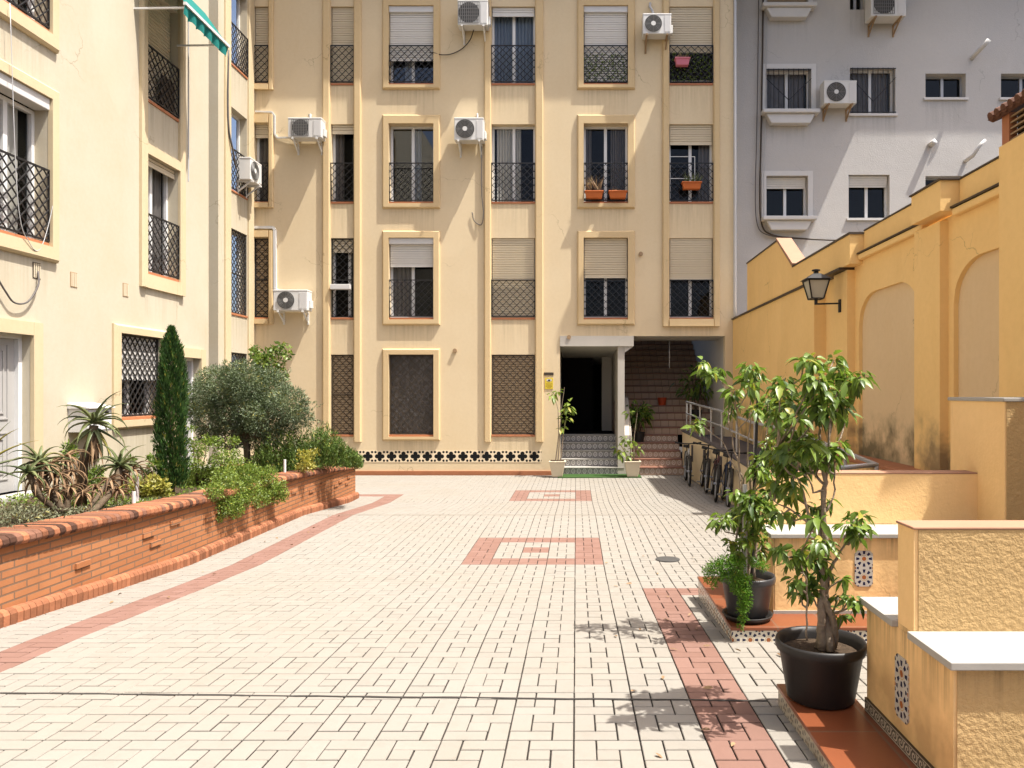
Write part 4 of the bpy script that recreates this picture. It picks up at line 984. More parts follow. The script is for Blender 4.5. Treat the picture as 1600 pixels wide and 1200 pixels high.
pipe('flue_pipe', 'white flue pipe with a round cap sticking out of the shaded white wall', 'pipe', [MW(wx(1518), wz(92), 0), MW(wx(1526), wz(81), .35), MW(wx(1531), wz(74), .42)], [.05, .05, .058], M_white, 14)
pipe('flue_pipe', 'bent flue pipe on the sunlit part of the white wall above the mustard coping', 'pipe', [MW(wx(1508), wz(252), 0), MW(wx(1512), wz(248), .25), MW(wx(1520), wz(234), .32), MW(wx(1528), wz(226), .34)], [.05, .05, .045, .04], M_white, 14)
pipe('flue_pipe', 'short square vent box on the sunlit white wall', 'vent', [MW(wx(1454), wz(226), 0), MW(wx(1454), wz(226), .2)], .085, M_white, 4)

# ---------------------------------------------------------------- awning, mailboxes, signs, planters
aw = thing('awning', 'teal fabric awning with a scalloped edge folded out from the sunlit wing', 'awning', (XL, 12, 8))
ya, yb_ = 11.35, 12.78; xo = XL + .82
m = MB(); n = 40
for i in range(n):
    a, b_ = ya + (yb_ - ya) * i / n, ya + (yb_ - ya) * (i + 1) / n
    for x0, z0, x1, z1 in ((XL + .02, 8.62, XL + .42, 8.22), (XL + .42, 8.22, xo, 7.66)): m.quad((x0, a, z0), (x0, b_, z0), (x1, b_, z1), (x1, a, z1))
m.build('fabric', M_green, aw, fix=False)
m = MB()
for i in range(n):
    a, b_ = ya + (yb_ - ya) * i / n, ya + (yb_ - ya) * (i + 1) / n
    za, zb = [.15 + .05 * abs(math.sin(t / n * math.pi * 6)) for t in (i, i + 1)]
    xa, xb = [xo + .03 * math.sin(t * .9) - .02 for t in (i, i + 1)]
    m.quad((xo, a, 7.64), (xo, b_, 7.64), (xb, b_, 7.64 - zb), (xa, a, 7.64 - za))
m.build('valance', M_green, aw, fix=False)
m = MB(); m.bar((xo, ya, 7.65), (xo, yb_, 7.65), .045); m.bar((XL + .03, ya, 8.64), (XL + .03, yb_, 8.64), .06); m.build('front_bar', M_alu, aw)
for y in (ya + .1, yb_ - .1):
    m = MB(); m.bar((XL, y, 7.62), (xo, y, 7.63), .025); m.build('arm', M_alu, aw)
m = MB(); m.tube([(XL + .08, 12.9, 8.4), (XL + .08, 12.9, 5.4)], .012, 6); m.build('crank_rod', M_grey2, aw)
mbx = thing('mailbox', 'white four door wall mailbox beside the door, behind the tall aloe', 'mailbox', (XL, ly(127), 1.3))
ym = ly(127); m = MB(); m.lbox(ML, ym - .27, ym + .25, 1.27, 1.58, 0, .26); m.hexa([ML(ym - .29, 1.58, 0), ML(ym + .27, 1.58, 0), ML(ym + .27, 1.58, .3), ML(ym - .29, 1.58, .3), ML(ym - .29, 1.66, 0), ML(ym + .27, 1.66, 0), ML(ym + .27, 1.60, .3), ML(ym - .29, 1.60, .3)]); m.build('box_body', M_white, mbx, bevel=.006)
for i in (0, 1):
    for j in (0, 1):
        a = ym - .26 + i * .25; z = 1.285 + j * .145
        m = MB(); m.lbox(ML, a + .01, a + .235, z + .008, z + .137, .26, .268); dd = m.build('box_door', M_alu, mbx, bevel=.003)
        m = MB(); m.lbox(ML, a + .09, a + .17, z + .085, z + .11, .268, .272); m.build('slot', M_iron, dd)
m = MB(); m.lbox(MF, fx(850), fx(865), fz(586.5), fz(582), 0, .012); tag(m.build('nameplate', M_rust, None, origin=pf(857, 584, 0)), 'small dark nameplate on the wall left of the entrance', 'sign')
sg = thing('notice_sign', 'yellow warning notice with a dark camera symbol left of the entrance', 'sign', pf(858, 600, 0))
M_signy = plain('sign_yellow', (.60, .46, .04), .45, .4, var=.08)
m = MB(); m.lbox(MF, fx(851.5), fx(864.2), fz(608), fz(590.5), 0, .012); m.build('plate', M_signy, sg, bevel=.003)
m = MB(); P = [(fx(858) + .065 * math.cos(k * .4488), fz(594) + .032 * math.sin(k * .4488)) for k in range(14)]; m.quad(*[MF(x, y, .0145) for x, y in P]); m.build('white_oval', M_white, sg, fix=False)
m = MB(); m.lbox(MF, fx(857), fx(860), fz(595.3), fz(593), .0145, .018); m.lbox(MF, fx(856.2), fx(857), fz(594.6), fz(593.4), .0145, .018); m.build('camera_symbol', M_iron, sg)
m = MB()
for i, (a, b_) in enumerate(((853, 863), (854, 862), (853, 863), (855, 861))): m.lbox(MF, fx(a), fx(b_), fz(599.7 + i * 2), fz(599.0 + i * 2), .012, .0145)
m.build('text_line', plain('sign_text', (.42, .30, .03), .5), sg)
for x, y, l in ((1001, 397, 'small round wall anchor right of the lower framed window'), (711, 548, 'small round wall fitting between the two dark ground floor grilles'), (889, 527, 'small lamp fitting at the left end of the entrance beam')):
    m = MB(); m.lathe(pf(x, y, 0), [(.0, -.05), (.05, -.05), (.05, 0)], 12, 'y'); tag(m.build('wall_fitting', M_acrust, None, origin=pf(x, y, 0)), l, 'fitting')

def planter_box(label, M, u, z, w_, mat, plants, group='window boxes on the railings', lm=None, hgt=.3):
    t = thing('window_box', label, 'planter', M(u, z, .05), group)
    m = MB(); h = .17; a, b_ = u - w_ / 2, u + w_ / 2
    m.hexa([M(a + .03, z, .03), M(b_ - .03, z, .03), M(b_ - .03, z, .17), M(a + .03, z, .17), M(a, z + h, .025), M(b_, z + h, .025), M(b_, z + h, .2), M(a, z + h, .2)])
    m.lbox(M, a - .012, b_ + .012, z + h - .03, z + h, .02, .212); m.build('trough', mat, t, bevel=.008)
    P, A = [], []
    for i in range(plants):
        p = np.array(M(u + rng.uniform(-.42, .42) * w_, z + h, .11)); P.append(p); A.append([rng.normal() * .35, rng.normal() * .3, 1])
    if plants:
        L = rng.uniform(.4, 1, plants) * hgt; V, Fq = small_leaves(np.array(P), np.array(A), L, .02); fast_mesh('plant', V, Fq, rng.random(plants), lm or M_aloed, t)
planter_box('orange window box with dry stems, left one of the pair on the curtained window', MF, fx(928), fz(312), .42, M_orange, 60, hgt=.45)
planter_box('orange window box, right one of the pair on the curtained window', MF, fx(965), fz(312), .42, M_orange, 14, hgt=.12)
planter_box('orange window box with pale aloe leaves on the rightmost second floor railing', MF, fx(1079.5), fz(298), .45, M_orange, 40, hgt=.32, lm=M_aloe)
planter_box('pink window box on the hedge covered railing at the top right', MF, fx(1065), fz(106), .34, M_pink, 26, hgt=.16)
def hedge(label, c, za, zb, dens):
    a, b_ = cols[c]; u0, u1 = fx(a) + .02, fx(b_) - .02; n = dens
    o = thing('hedge_screen', label, 'hedge screen', MF((u0 + u1) / 2, za, 0), 'artificial hedge screens')
    m = MB(); m.lbox(MF, u0, u1, za, zb, -.045, -.035); m.build('backing', M_dark, o)
    P = np.stack([rng.uniform(u0, u1, n), np.full(n, YF + .03) - rng.uniform(0, .025, n), rng.uniform(za, zb, n)], 1)
    A = np.stack([rng.normal(size=n), -np.abs(rng.normal(size=n)) * .6, rng.normal(size=n)], 1)
    V, Fq = small_leaves(P, A, rng.uniform(.035, .06, n), .035); fast_mesh('leaves', V, Fq, rng.random(n) * .8, M_lush, o)
hedge('leafy green hedge screen behind the railing under the white shutter', 'E', fz(129), fz(85), 420)
hedge('leafy green hedge screen behind the railing with the pink window box', 'F', fz(130), fz(82), 460)
m = MB()
for a, b_ in (((1046, 246), (1085, 246)), ((1085, 246), (1085, 290)), ((1046, 280), (1085, 280))): m.bar(pf(*a, .06), pf(*b_, .06), .012)
tag(m.build('drying_rack', M_alu, None, origin=pf(1066, 250, 0)), 'thin pale clothes rack hung on the rightmost second floor railing', 'rack')
m = MB(); m.lbox(MF, fx(518), fx(549), fz(453), fz(445), -.02, .12); tag(m.build('storage_shelf', M_white, None, bevel=.01, origin=pf(533, 449, 0)), 'narrow white shelf behind the full lattice grille of the dark window', 'shelf')
m = MB(); m.lbox(ML, 12.2, 12.62, 6.42, 6.95, -.02, .0); tag(m.build('folded_board', M_rust, None, bevel=.01, origin=ML(12.4, 6.42, 0)), 'dark folded board leaning inside the railing under the teal awning', 'board')

# ---------------------------------------------------------------- things on the courtyard floor
m = MB(); P = [(fx(875) - .03, 17.25), (fx(1000) - .02, 17.3), (fx(1000) - .02, 17.97), (fx(875) - .03, 17.97)]; z = zg(17.4)
m.hexa([(a, b_, z + .002) for a, b_ in P] + [(a, b_, z + .018) for a, b_ in P]); tag(m.build('entrance_mat', M_mat, None, origin=(.5, 17.6, z)), 'green turf mat lying in front of the entrance steps', 'mat')
c = px(1039, 872, 8.4); m = MB(); m.lathe((c.x, 8.15, zg(8.15)), [(0, .012), (.10, .012), (.115, .009), (.13, .009), (.13, .0)], 30); tag(m.build('drain_cover', plain('cast_iron', (.06, .058, .055), .7, .3), None, smooth=False, origin=(c.x, 8.15, 0)), 'round metal drain cover set in the pale paving', 'drain cover')
c = pf(1034.5, 634, 0); Yk = YF + 2.3; c = px(1034.5, 634, Yk)
m = MB(); m.lathe((c.x, Yk, c.z), [(0, 0), (.09, 0), (.125, .22), (.115, .22), (.085, .02), (0, .02)], 20); tag(m.build('plant_pot', plain('orange_red_pot', (.5, .07, .02), .5), None, origin=tuple(c)), 'small orange red pot standing on the dark staircase', 'pot')
pipe('hanging_rod', 'thin grey rod hanging from the ceiling above the dark staircase', 'rod', [px(1046, 533, YF + .5), px(1046, 575, YF + .5)], .012, M_steel, 6)

# bicycles: built once, copied
def bicycle():
    t = thing('bicycle', 'x', 'bicycle', (0, 0, 0), 'bicycles parked along the ramp wall'); rw = .33
    wf, wr = Vector((0, -.52, rw)), Vector((0, .52, rw)); bb = Vector((0, .08, .29)); st_ = Vector((0, .22, .80)); hd = Vector((0, -.36, .78)); hb = Vector((0, -.40, .63))
    for c in (wf, wr):
        m = MB(); m.torus(c, rw - .025, .024, 'x', 36, 8); wh = m.build('wheel', M_rubber, t, smooth=True)
        m = MB(); m.torus(c, rw - .055, .012, 'x', 36, 6)
        for k in range(14):
            a = k * 6.2832 / 14; m.bar(c + Vector((.02 * (-1) ** k, 0, 0)), c + Vector((0, math.cos(a), math.sin(a))) * (rw - .06), .004)
        m.build('rim', M_steel, wh)
        m = MB(); m.tube([c + Vector((-.06, 0, 0)), c + Vector((.06, 0, 0))], .022, 8); m.build('wheel_hub', M_chrome, wh)
    m = MB()
    for a, b_, r in ((hb, bb, .02), (hd, st_ - Vector((0, .03, .12)), .018), (st_ - Vector((0, .02, .1)), bb, .018), (hd + Vector((0, -.01, .04)), hb, .021)): m.tube([a, b_], r, 8)
    for s_ in (-.045, .045):
        m.tube([bb + Vector((s_ * .6, 0, 0)), wr + Vector((s_, 0, 0))], .010, 6); m.tube([st_ + Vector((s_ * .4, -.02, -.12)), wr + Vector((s_, 0, 0))], .009, 6)
    fr = m.build('frame', M_iron, t, smooth=True)
    m = MB()
    for s_ in (-.05, .05): m.tube([hb + Vector((s_, 0, .02)), wf + Vector((s_, 0, 0))], .013, 6)
    m.bar(hb + Vector((-.06, 0, .02)), hb + Vector((.06, 0, .02)), .025); m.build('fork', M_iron, t)
    m = MB(); m.tube([hd, hd + Vector((0, -.03, .14))], .014, 8); h = hd + Vector((0, -.05, .15)); m.tube([h + Vector((-.29, .06, .02)), h + Vector((-.12, 0, .0)), h + Vector((.12, 0, 0)), h + Vector((.29, .06, .02))], .013, 8); hbar = m.build('handlebar', M_iron, t, smooth=True)
    for s_ in (-1, 1):
        m = MB(); m.tube([h + Vector((s_ * .2, .03, .01)), h + Vector((s_ * .3, .065, .022))], .019, 8); m.build('grip', M_rubber, hbar)
    m = MB(); m.tube([st_ - Vector((0, .02, .1)), st_], .013, 8); m.hexa([tuple(st_ + Vector(q)) for q in ((-.025, -.14, 0), (.025, -.14, 0), (.075, .12, 0), (-.075, .12, 0), (-.02, -.14, .045), (.02, -.14, .045), (.07, .12, .06), (-.07, .12, .06))]); m.build('saddle', M_rubber, t, bevel=.012)
    m = MB(); m.lathe(bb + Vector((.04, 0, 0)), [(.09, 0), (.09, .006), (.02, .006)], 20, 'x')
    for s_ in (-1, 1): m.bar(bb + Vector((s_ * .06, 0, 0)), bb + Vector((s_ * .07, s_ * .10, -.13)), .016); m.box(bb.x + s_ * .07 - .04 + s_ * .04, bb.x + s_ * .07 + .04 + s_ * .04, bb.y + s_ * .10 - .04, bb.y + s_ * .1 + .04, bb.z - .145, bb.z - .12)
    m.build('crank', M_acg, t)
    m = MB()
    for c in (wf, wr):
        pts = [c + Vector((0, math.cos(a), math.sin(a))) * (rw + .03) for a in [R(40 + 12 * k) for k in range(11)]]
        m.tube(pts, .016, 5)
    m.build('mudguard', M_iron, t)
    return t
def copy_tree(o, parent=None):
    c = o.copy(); COL.objects.link(c)
    if parent: c.parent = parent
    for ch in list(o.children): copy_tree(ch, c)
    return c
bike = bicycle()
spots = [(2.40, 16.25, 4, 0, 'grey bicycle farthest along the ramp wall, at the foot of the stairs', .95), (2.57, 15.2, 5, 4, 'black bicycle second from the stairs, bars over the ramp wall', 1.0), (2.55, 14.0, 7, 5, 'dark red bicycle half hidden by another, third from the stairs', 1.0), (2.60, 13.2, 6, 5, 'dark blue bicycle nearest the potted trees, leaning against the ramp wall', 1.0)]
for i, (x, y, rz, tilt, lab, sc) in enumerate(spots):
    o = bike if i == 0 else copy_tree(bike)
    o.location = (x, y, zg(y) + .0); o.rotation_euler = (0, R(tilt), R(-rz)); o.scale = (sc,) * 3; o['label'] = lab

for o, mt in zip([q for q in bpy.data.objects if q.get('category') == 'bicycle'], (M_steel, M_iron, plain('dark_red_enamel', (.06, .012, .012), .4, .5), plain('dark_blue_enamel', (.012, .025, .07), .4, .5))):
    for ch in o.children:
        if ch.name.startswith('frame'): ch.material_slots[0].link = 'OBJECT'; ch.material_slots[0].material = mt
# ---------------------------------------------------------------- plants
def V3(p): return np.array(tuple(p))
def cloud(P0, rad, n, flat=.8):
    d = unit(rng.normal(size=(n, 3))) * (rng.random((n, 1)) ** .45); d[:, 2] *= flat
    return np.asarray(P0) + d * rad, d
def pot_round(m, c, z0, r0, r1, h, lip):
    m.lathe((c[0], c[1], z0), [(0, 0), (r0, 0), (r1 - lip * .3, h - .05), (r1 + lip, h - .045), (r1 + lip * 1.15, h - .02), (r1 + lip, h), (r1 - .006, h), (r1 - .012, h - .045), (0, h - .046)], 40)
def ficus(name, label, c, z0, pot, stems, clusters, Y, leafL, matp, extra=None, saucer=None, seed=1, drop=.4):
    global rng
    rng = np.random.default_rng(seed); random.seed(seed)
    t = thing(name, label, 'potted tree', (c[0], c[1], z0))
    r0, r1, h, lip = pot; zb = z0 + (.03 if saucer else 0)
    m = MB()
    n = 44; prof = [(0, .004), (r0 - .01, .004), (r0, .012), (r1 - .004, h - .06), (r1 + lip * .6, h - .05), (r1 + lip, h - .035), (r1 + lip, h - .012), (r1 + lip * .7, h), (r1 + lip * .1, h - .004), (r1 - .012, h - .03), (r1 - .02, h - .10)]
    m.lathe((c[0], c[1], zb), prof, n); m.build('pot', matp, t, smooth=True)
    m = MB(); pr = [(0, h - .052)] + [(r1 * k / 6, h - .055 + random.uniform(-.006, .006)) for k in range(1, 6)] + [(r1 - .008, h - .06)]
    m.lathe((c[0], c[1], zb), pr, 26); m.build('soil', M_soil, t, fix=True)
    if saucer:
        m = MB(); m.lathe((c[0], c[1], z0), [(0, .002), (saucer - .02, .002), (saucer, .03), (saucer + .004, .04), (saucer - .008, .04), (saucer - .02, .012), (0, .012)], 40); m.build('saucer', M_pot, t, smooth=True)
    m = MB(); nodes = []
    for st_ in stems:
        pts, rr = [], []
        for (x, y, dy, r) in st_:
            p = px(x, y, Y + dy); pts.append(p); rr.append(r)
        # subdivide with a little wander
        q, qr = [], []
        for i in range(len(pts) - 1):
            for k in range(4):
                f = k / 4; w_ = Vector((random.gauss(0, .004), random.gauss(0, .004), 0)) if 0 < i + k else Vector()
                q.append(pts[i].lerp(pts[i + 1], f) + w_); qr.append((rr[i] * (1 - f) + rr[i + 1] * f) * random.uniform(.92, 1.1) * .74)
        q.append(pts[-1]); qr.append(rr[-1]); m.tube(q, qr, 8); nodes += q
    Ps, As, Ls, Ts = [], [], [], []
    NA = np.array([tuple(q) for q in nodes])
    for (x, y, r) in clusters:
        dy = random.uniform(-.34, .2) * (1 if y < 860 else .4); C = V3(px(x, y, Y + dy)); rad = r / F * Y
        cand = NA - C; cand[:, 2] += .08; dist = np.linalg.norm(cand, axis=1) + np.where(NA[:, 2] > C[2] + .02, .25, 0); j = int(np.argmin(dist)); a = NA[j]
        mid = (a + C) / 2 + np.array([0, 0, -.02]) + rng.normal(size=3) * .012
        m.tube([Vector(a), Vector(mid), Vector(C)], [.006, .0045, .003], 5)
        k = max(5, int((1.55 if Y < 4.5 else (2.4 if y > 690 else 1.8)) * r * r / 12 + 6)); P, d = cloud(C, rad * .95, k, .85)
        Ps.append(P); axis = d * np.array([1.0, 1.0, .25]) * 1.1 + rng.normal(size=(k, 3)) * .5; axis[:, 2] -= drop - .02
        As.append(axis); Ls.append(leafL * rng.uniform(.5, 1.25, k)); Ts.append(np.clip(rng.normal(.48, .25, k) + d[:, 2] * .22, 0, 1))
    m.build('trunk', M_bark, t, smooth=True)
    P, A, L, T = [np.concatenate(z) for z in (Ps, As, Ls, Ts)]
    V, Fq = big_leaves(P, A, L, L * .48, .38); fast_mesh('foliage', V, Fq, np.repeat(T, 8), M_ficus, t, smooth=True)
    return t
c2 = (1.185, 3.66)
st2_ = [[(1284, 1015, 0, .036), (1283, 955, -.02, .026), (1290, 880, 0, .020), (1287, 808, 0, .018), (1288, 754, 0, .015), (1281, 678, .02, .010), (1281, 585, .03, .005)],
        [(1298, 1018, -.03, .030), (1293, 950, .02, .022), (1283, 885, .02, .018), (1284, 800, .03, .015), (1291, 760, .01, .011), (1297, 660, 0, .007), (1316, 590, -.02, .004)],
        [(1278, 1012, .03, .026), (1290, 940, .03, .02), (1296, 890, -.02, .014), (1310, 868, -.03, .009), (1327, 830, -.05, .006), (1335, 812, -.06, .004)],
        [(1302, 1010, .03, .028), (1300, 960, -.03, .022), (1287, 930, -.03, .018), (1282, 860, -.03, .013), (1268, 820, -.03, .011), (1250, 750, -.05, .007), (1234, 740, -.06, .004)],
        [(1261, 1000, -.06, .007), (1262, 950, -.06, .006), (1258, 905, -.07, .005), (1248, 870, -.08, .003)],
        [(1268, 822, -.03, .009), (1240, 798, -.02, .006), (1214, 787, -.02, .004), (1200, 770, 0, .003)],
        [(1289, 800, 0, .008), (1303, 777, .02, .006), (1305, 730, .03, .005), (1300, 700, .03, .003)],
        [(1288, 757, 0, .010), (1268, 735, .02, .007), (1250, 700, .04, .005), (1226, 668, .05, .004), (1225, 610, .05, .003)],
        [(1290, 765, 0, .009), (1270, 770, -.05, .006), (1262, 745, -.08, .005), (1230, 720, -.1, .004), (1215, 700, -.1, .003)],
        [(1297, 660, 0, .006), (1320, 612, 0, .004), (1345, 588, 0, .003)]]
cl2 = [(1257, 563, 11), (1269, 566, 14), (1303, 563, 12), (1312, 578, 12), (1317, 589, 14), (1345, 588, 13), (1331, 599, 14), (1272, 592, 15), (1281, 604, 17), (1295, 614, 18), (1272, 621, 18), (1286, 635, 20), (1310, 628, 16), (1270, 642, 17), (1300, 647, 14), (1324, 650, 8), (1224, 618, 16), (1234, 635, 18), (1219, 602, 13), (1225, 592, 9), (1212, 652, 16), (1227, 673, 16), (1248, 682, 16), (1257, 701, 16), (1234, 701, 18), (1217, 711, 18), (1245, 655, 12), (1224, 732, 14), (1248, 725, 13), (1272, 711, 18), (1269, 692, 14), (1295, 706, 14), (1312, 697, 12), (1281, 720, 14), (1300, 723, 10), (1217, 756, 14), (1241, 756, 14), (1234, 773, 10), (1219, 803, 8), (1234, 805, 8), (1272, 796, 12), (1276, 813, 10), (1295, 782, 6), (1338, 808, 15), (1326, 820, 12), (1353, 824, 9), (1340, 834, 11), (1276, 850, 14), (1288, 850, 12), (1244, 864, 14), (1236, 876, 12), (1260, 876, 14), (1280, 876, 12), (1292, 892, 11), (1256, 908, 14), (1272, 906, 12), (1240, 908, 10), (1250, 924, 11), (1268, 926, 10), (1316, 905, 5), (1310, 934, 8), (1330, 934, 10), (1338, 944, 8), (1316, 960, 6), (1290, 954, 8), (1218, 856, 10)]
tree2 = ficus('potted_ficus', 'nearer potted fig tree with a thick twisted trunk in a wide black pot', c2, .318, (.158, .198, .287, .015), st2_, cl2, c2[1], .060, M_pot, seed=3)
c1 = (1.165, 5.13)
st1_ = [[(1160, 905, 0, .030), (1162, 860, 0, .02), (1158, 800, 0, .014), (1160, 750, .02, .009), (1148, 705, .02, .007), (1137, 660, .02, .005), (1141, 615, .02, .003)],
        [(1170, 908, -.02, .026), (1168, 860, -.02, .018), (1172, 800, 0, .013), (1185, 740, 0, .008), (1196, 700, 0, .005), (1200, 660, 0, .003)],
        [(1178, 905, .03, .024), (1180, 850, .02, .016), (1176, 800, .02, .012), (1168, 700, .03, .007), (1172, 640, .03, .005), (1172, 580, .03, .003)],
        [(1155, 903, .02, .020), (1150, 850, .0, .012), (1158, 790, -.02, .008), (1153, 670, -.02, .005), (1148, 630, 0, .003), (1122, 590, 0, .003), (1103, 578, 0, .002)],
        [(1158, 752, 0, .006), (1130, 690, -.05, .004), (1100, 668, -.06, .003), (1087, 662, -.06, .002)]]
cl1 = [(1103, 576, 12), (1113, 586, 12), (1125, 580, 10), (1099, 567, 8), (1172, 576, 15), (1167, 592, 14), (1184, 588, 14), (1172, 606, 11), (1148, 611, 10), (1140, 617, 9), (1146, 638, 11), (1139, 648, 8), (1091, 659, 9), (1084, 667, 8), (1196, 637, 16), (1178, 641, 13), (1200, 620, 10), (1200, 697, 16), (1191, 720, 19), (1184, 735, 14), (1200, 745, 12), (1150, 772, 10), (1186, 777, 18), (1200, 766, 15), (1200, 797, 17), (1172, 801, 18), (1158, 799, 13), (1129, 811, 13), (1122, 817, 9), (1148, 815, 12), (1186, 817, 16), (1172, 783, 13), (1192, 846, 11), (1186, 858, 10), (1148, 864, 10), (1160, 868, 12), (1144, 848, 8), (1176, 835, 12), (1165, 845, 10)]
tree1 = ficus('potted_ficus', 'farther potted fig tree with thin stems and a fern spilling from its pot', c1, .264, (.135, .172, .27, .014), st1_, cl1, c1[1], .064, M_potg, saucer=.165, seed=5)
m = MB(); m.tube([px(1175, 900, 5.15), px(1178, 770, 5.15), px(1185, 598, 5.2)], .011, 7); m.build('stake', M_iron, tree1)
m = MB(); m.tube([px(1164, 900, 5.05), px(1164, 757, 5.05)], .016, 8); m.build('stake', M_grey2, tree1)
def fern(parent, cl, Y, n, mat):
    P, A = [], []
    for (x, y, r) in cl:
        C = V3(px(x, y, Y)); k = int(n * r * r / 200); p, d = cloud(C, r / F * Y, k); P.append(p); a = d + rng.normal(size=(k, 3)) * .7; A.append(a)
    P, A = np.concatenate(P), np.concatenate(A); k = len(P)
    V, Fq = small_leaves(P, A, rng.uniform(.016, .032, k), .0055); fast_mesh('trailing_fern', V, Fq, np.clip(rng.normal(.5, .25, k), 0, 1), mat, parent)
fern(tree1, [(1108, 892, 11), (1120, 884, 14), (1135, 880, 16), (1150, 884, 15), (1128, 898, 12), (1148, 902, 14), (1162, 905, 13), (1160, 922, 12), (1150, 918, 10), (1163, 938, 11), (1168, 928, 8), (1160, 952, 9), (1166, 945, 7), (1161, 965, 7), (1158, 978, 5), (1192, 884, 9), (1182, 880, 9), (1118, 905, 7), (1105, 905, 6), (1115, 915, 5)], 4.93, 420, M_fern)

# entrance pots with spindly plants
def spindly(label, cx, base, top, stems, cl, seed):
    global rng
    rng = np.random.default_rng(seed); Y = 17.45; z = zg(Y) + .02; X = (cx - 900) / F * Y
    t = thing('potted_plant', label, 'potted plant', (X, Y, z), 'potted plants flanking the entrance steps')
    m = MB(); a, b_, h = .12, .19, .36
    def s4(r, zz): return [(X - r, Y - r, zz), (X + r, Y - r, zz), (X + r, Y + r, zz), (X - r, Y + r, zz)]
    m.hexa(s4(a, z) + s4(b_ - .01, z + h - .03)); m.hexa(s4(b_, z + h - .03) + s4(b_ + .006, z + h)); m.build('pot', M_potc, t, bevel=.012)
    m = MB(); m.hexa(s4(b_ - .03, z + h - .01) + s4(b_ - .03, z + h + .004)); m.build('soil', M_soil, t)
    m = MB()
    for s_ in stems: m.tube([px(x, y, Y) for x, y in s_], [.018 - .012 * i / (len(s_) - 1) for i in range(len(s_))], 6)
    m.build('stem', M_bark, t)
    P, A = [], []
    for (x, y, r) in cl:
        k = int(r * 1.5); p, d = cloud(V3(px(x, y, Y)), r / F * Y, k); P.append(p); d[:, 2] -= .2; A.append(d + rng.normal(size=(k, 3)) * .4)
    P, A = np.concatenate(P), np.concatenate(A); k = len(P)
    V, Fq = big_leaves(P, A, rng.uniform(.10, .17, k), .075, .3); fast_mesh('foliage', V, Fq, np.repeat(np.clip(rng.normal(.6, .25, k), 0, 1), 8), M_lush, t, smooth=True)
spindly('tall spindly plant in a cream square pot left of the entrance steps', 871, 740, 718, [[(872, 722), (874, 690), (877, 640), (882, 605)], [(868, 722), (873, 680), (872, 640), (866, 618)], [(876, 720), (880, 680), (884, 655)]], [(863, 618, 8), (872, 612, 4), (887, 636, 8), (891, 631, 6), (884, 655, 8), (880, 645, 6), (878, 668, 4)], 21)
spindly('pale leaved plant in a cream square pot between the two flights of steps', 988, 740, 718, [[(986, 722), (985, 690), (984, 660), (983, 640)], [(990, 722), (991, 680), (996, 645)], [(984, 722), (976, 705), (972, 698)]], [(971, 700, 10), (968, 708, 6), (983, 645, 7), (978, 685, 6), (995, 702, 8), (988, 690, 5), (982, 710, 5)], 22)
def darkplant(label, cx, cy, r, Y, seed, up=.6):
    global rng
    rng = np.random.default_rng(seed); C = px(cx, cy, Y); rad = r / F * Y; zt = -.165 + .18 * (int((Y - YF - .03) / .27) + 1)
    t = thing('shade_plant', label, 'potted plant', (C.x, Y, zt))
    m = MB(); m.lathe((C.x, Y, zt), [(0, 0), (.12, 0), (.16, .25), (.145, .25), (.13, .2), (0, .2)], 20); m.build('pot', M_pot, t)
    m = MB()
    for i in range(5): m.tube([(C.x + random.uniform(-.05, .05), Y, zt + .2), tuple(C + Vector((random.uniform(-.5, .5) * rad, random.uniform(-.1, .1), random.uniform(-.2, .8) * rad)))], .012, 5)
    m.build('stem', M_barkd, t)
    k = 170; p, d = cloud(V3(C), rad, k); d[:, 2] += up - .6
    V, Fq = big_leaves(p, d + rng.normal(size=(k, 3)) * .4, rng.uniform(.14, .26, k), .07, .35); fast_mesh('foliage', V, Fq, np.repeat(rng.random(k), 8), M_ficus, t, smooth=True)
darkplant('dark leafy plant in the shade just right of the sloping parapet', 998, 645, 20, YF + 1.0, 31)
darkplant('tall dark plant standing on the right side of the shadowy staircase', 1088, 600, 34, YF + 1.9, 32)

# ---- planter plants
def put(name, label, cat, base, Ps, As, L, W, mat, stems=None, stemmat=None, tint=None, part='foliage', big=None, group=None):
    t = thing(name, label, cat, tuple(base), group)
    if stems:
        m = MB()
        for s_, r in stems: m.tube(s_, r, 7)
        m.build('trunk' if cat == 'tree' else 'stem', stemmat or M_barkd, t, smooth=True)
    k = len(Ps); tt = rng.random(k) if tint is None else tint
    if big: V, Fq = big_leaves(Ps, As, L, W, big); fast_mesh(part, V, Fq, np.repeat(tt, 8), mat, t, smooth=True)
    else: V, Fq = small_leaves(Ps, As, L, W); fast_mesh(part, V, Fq, tt, mat, t)
    return t
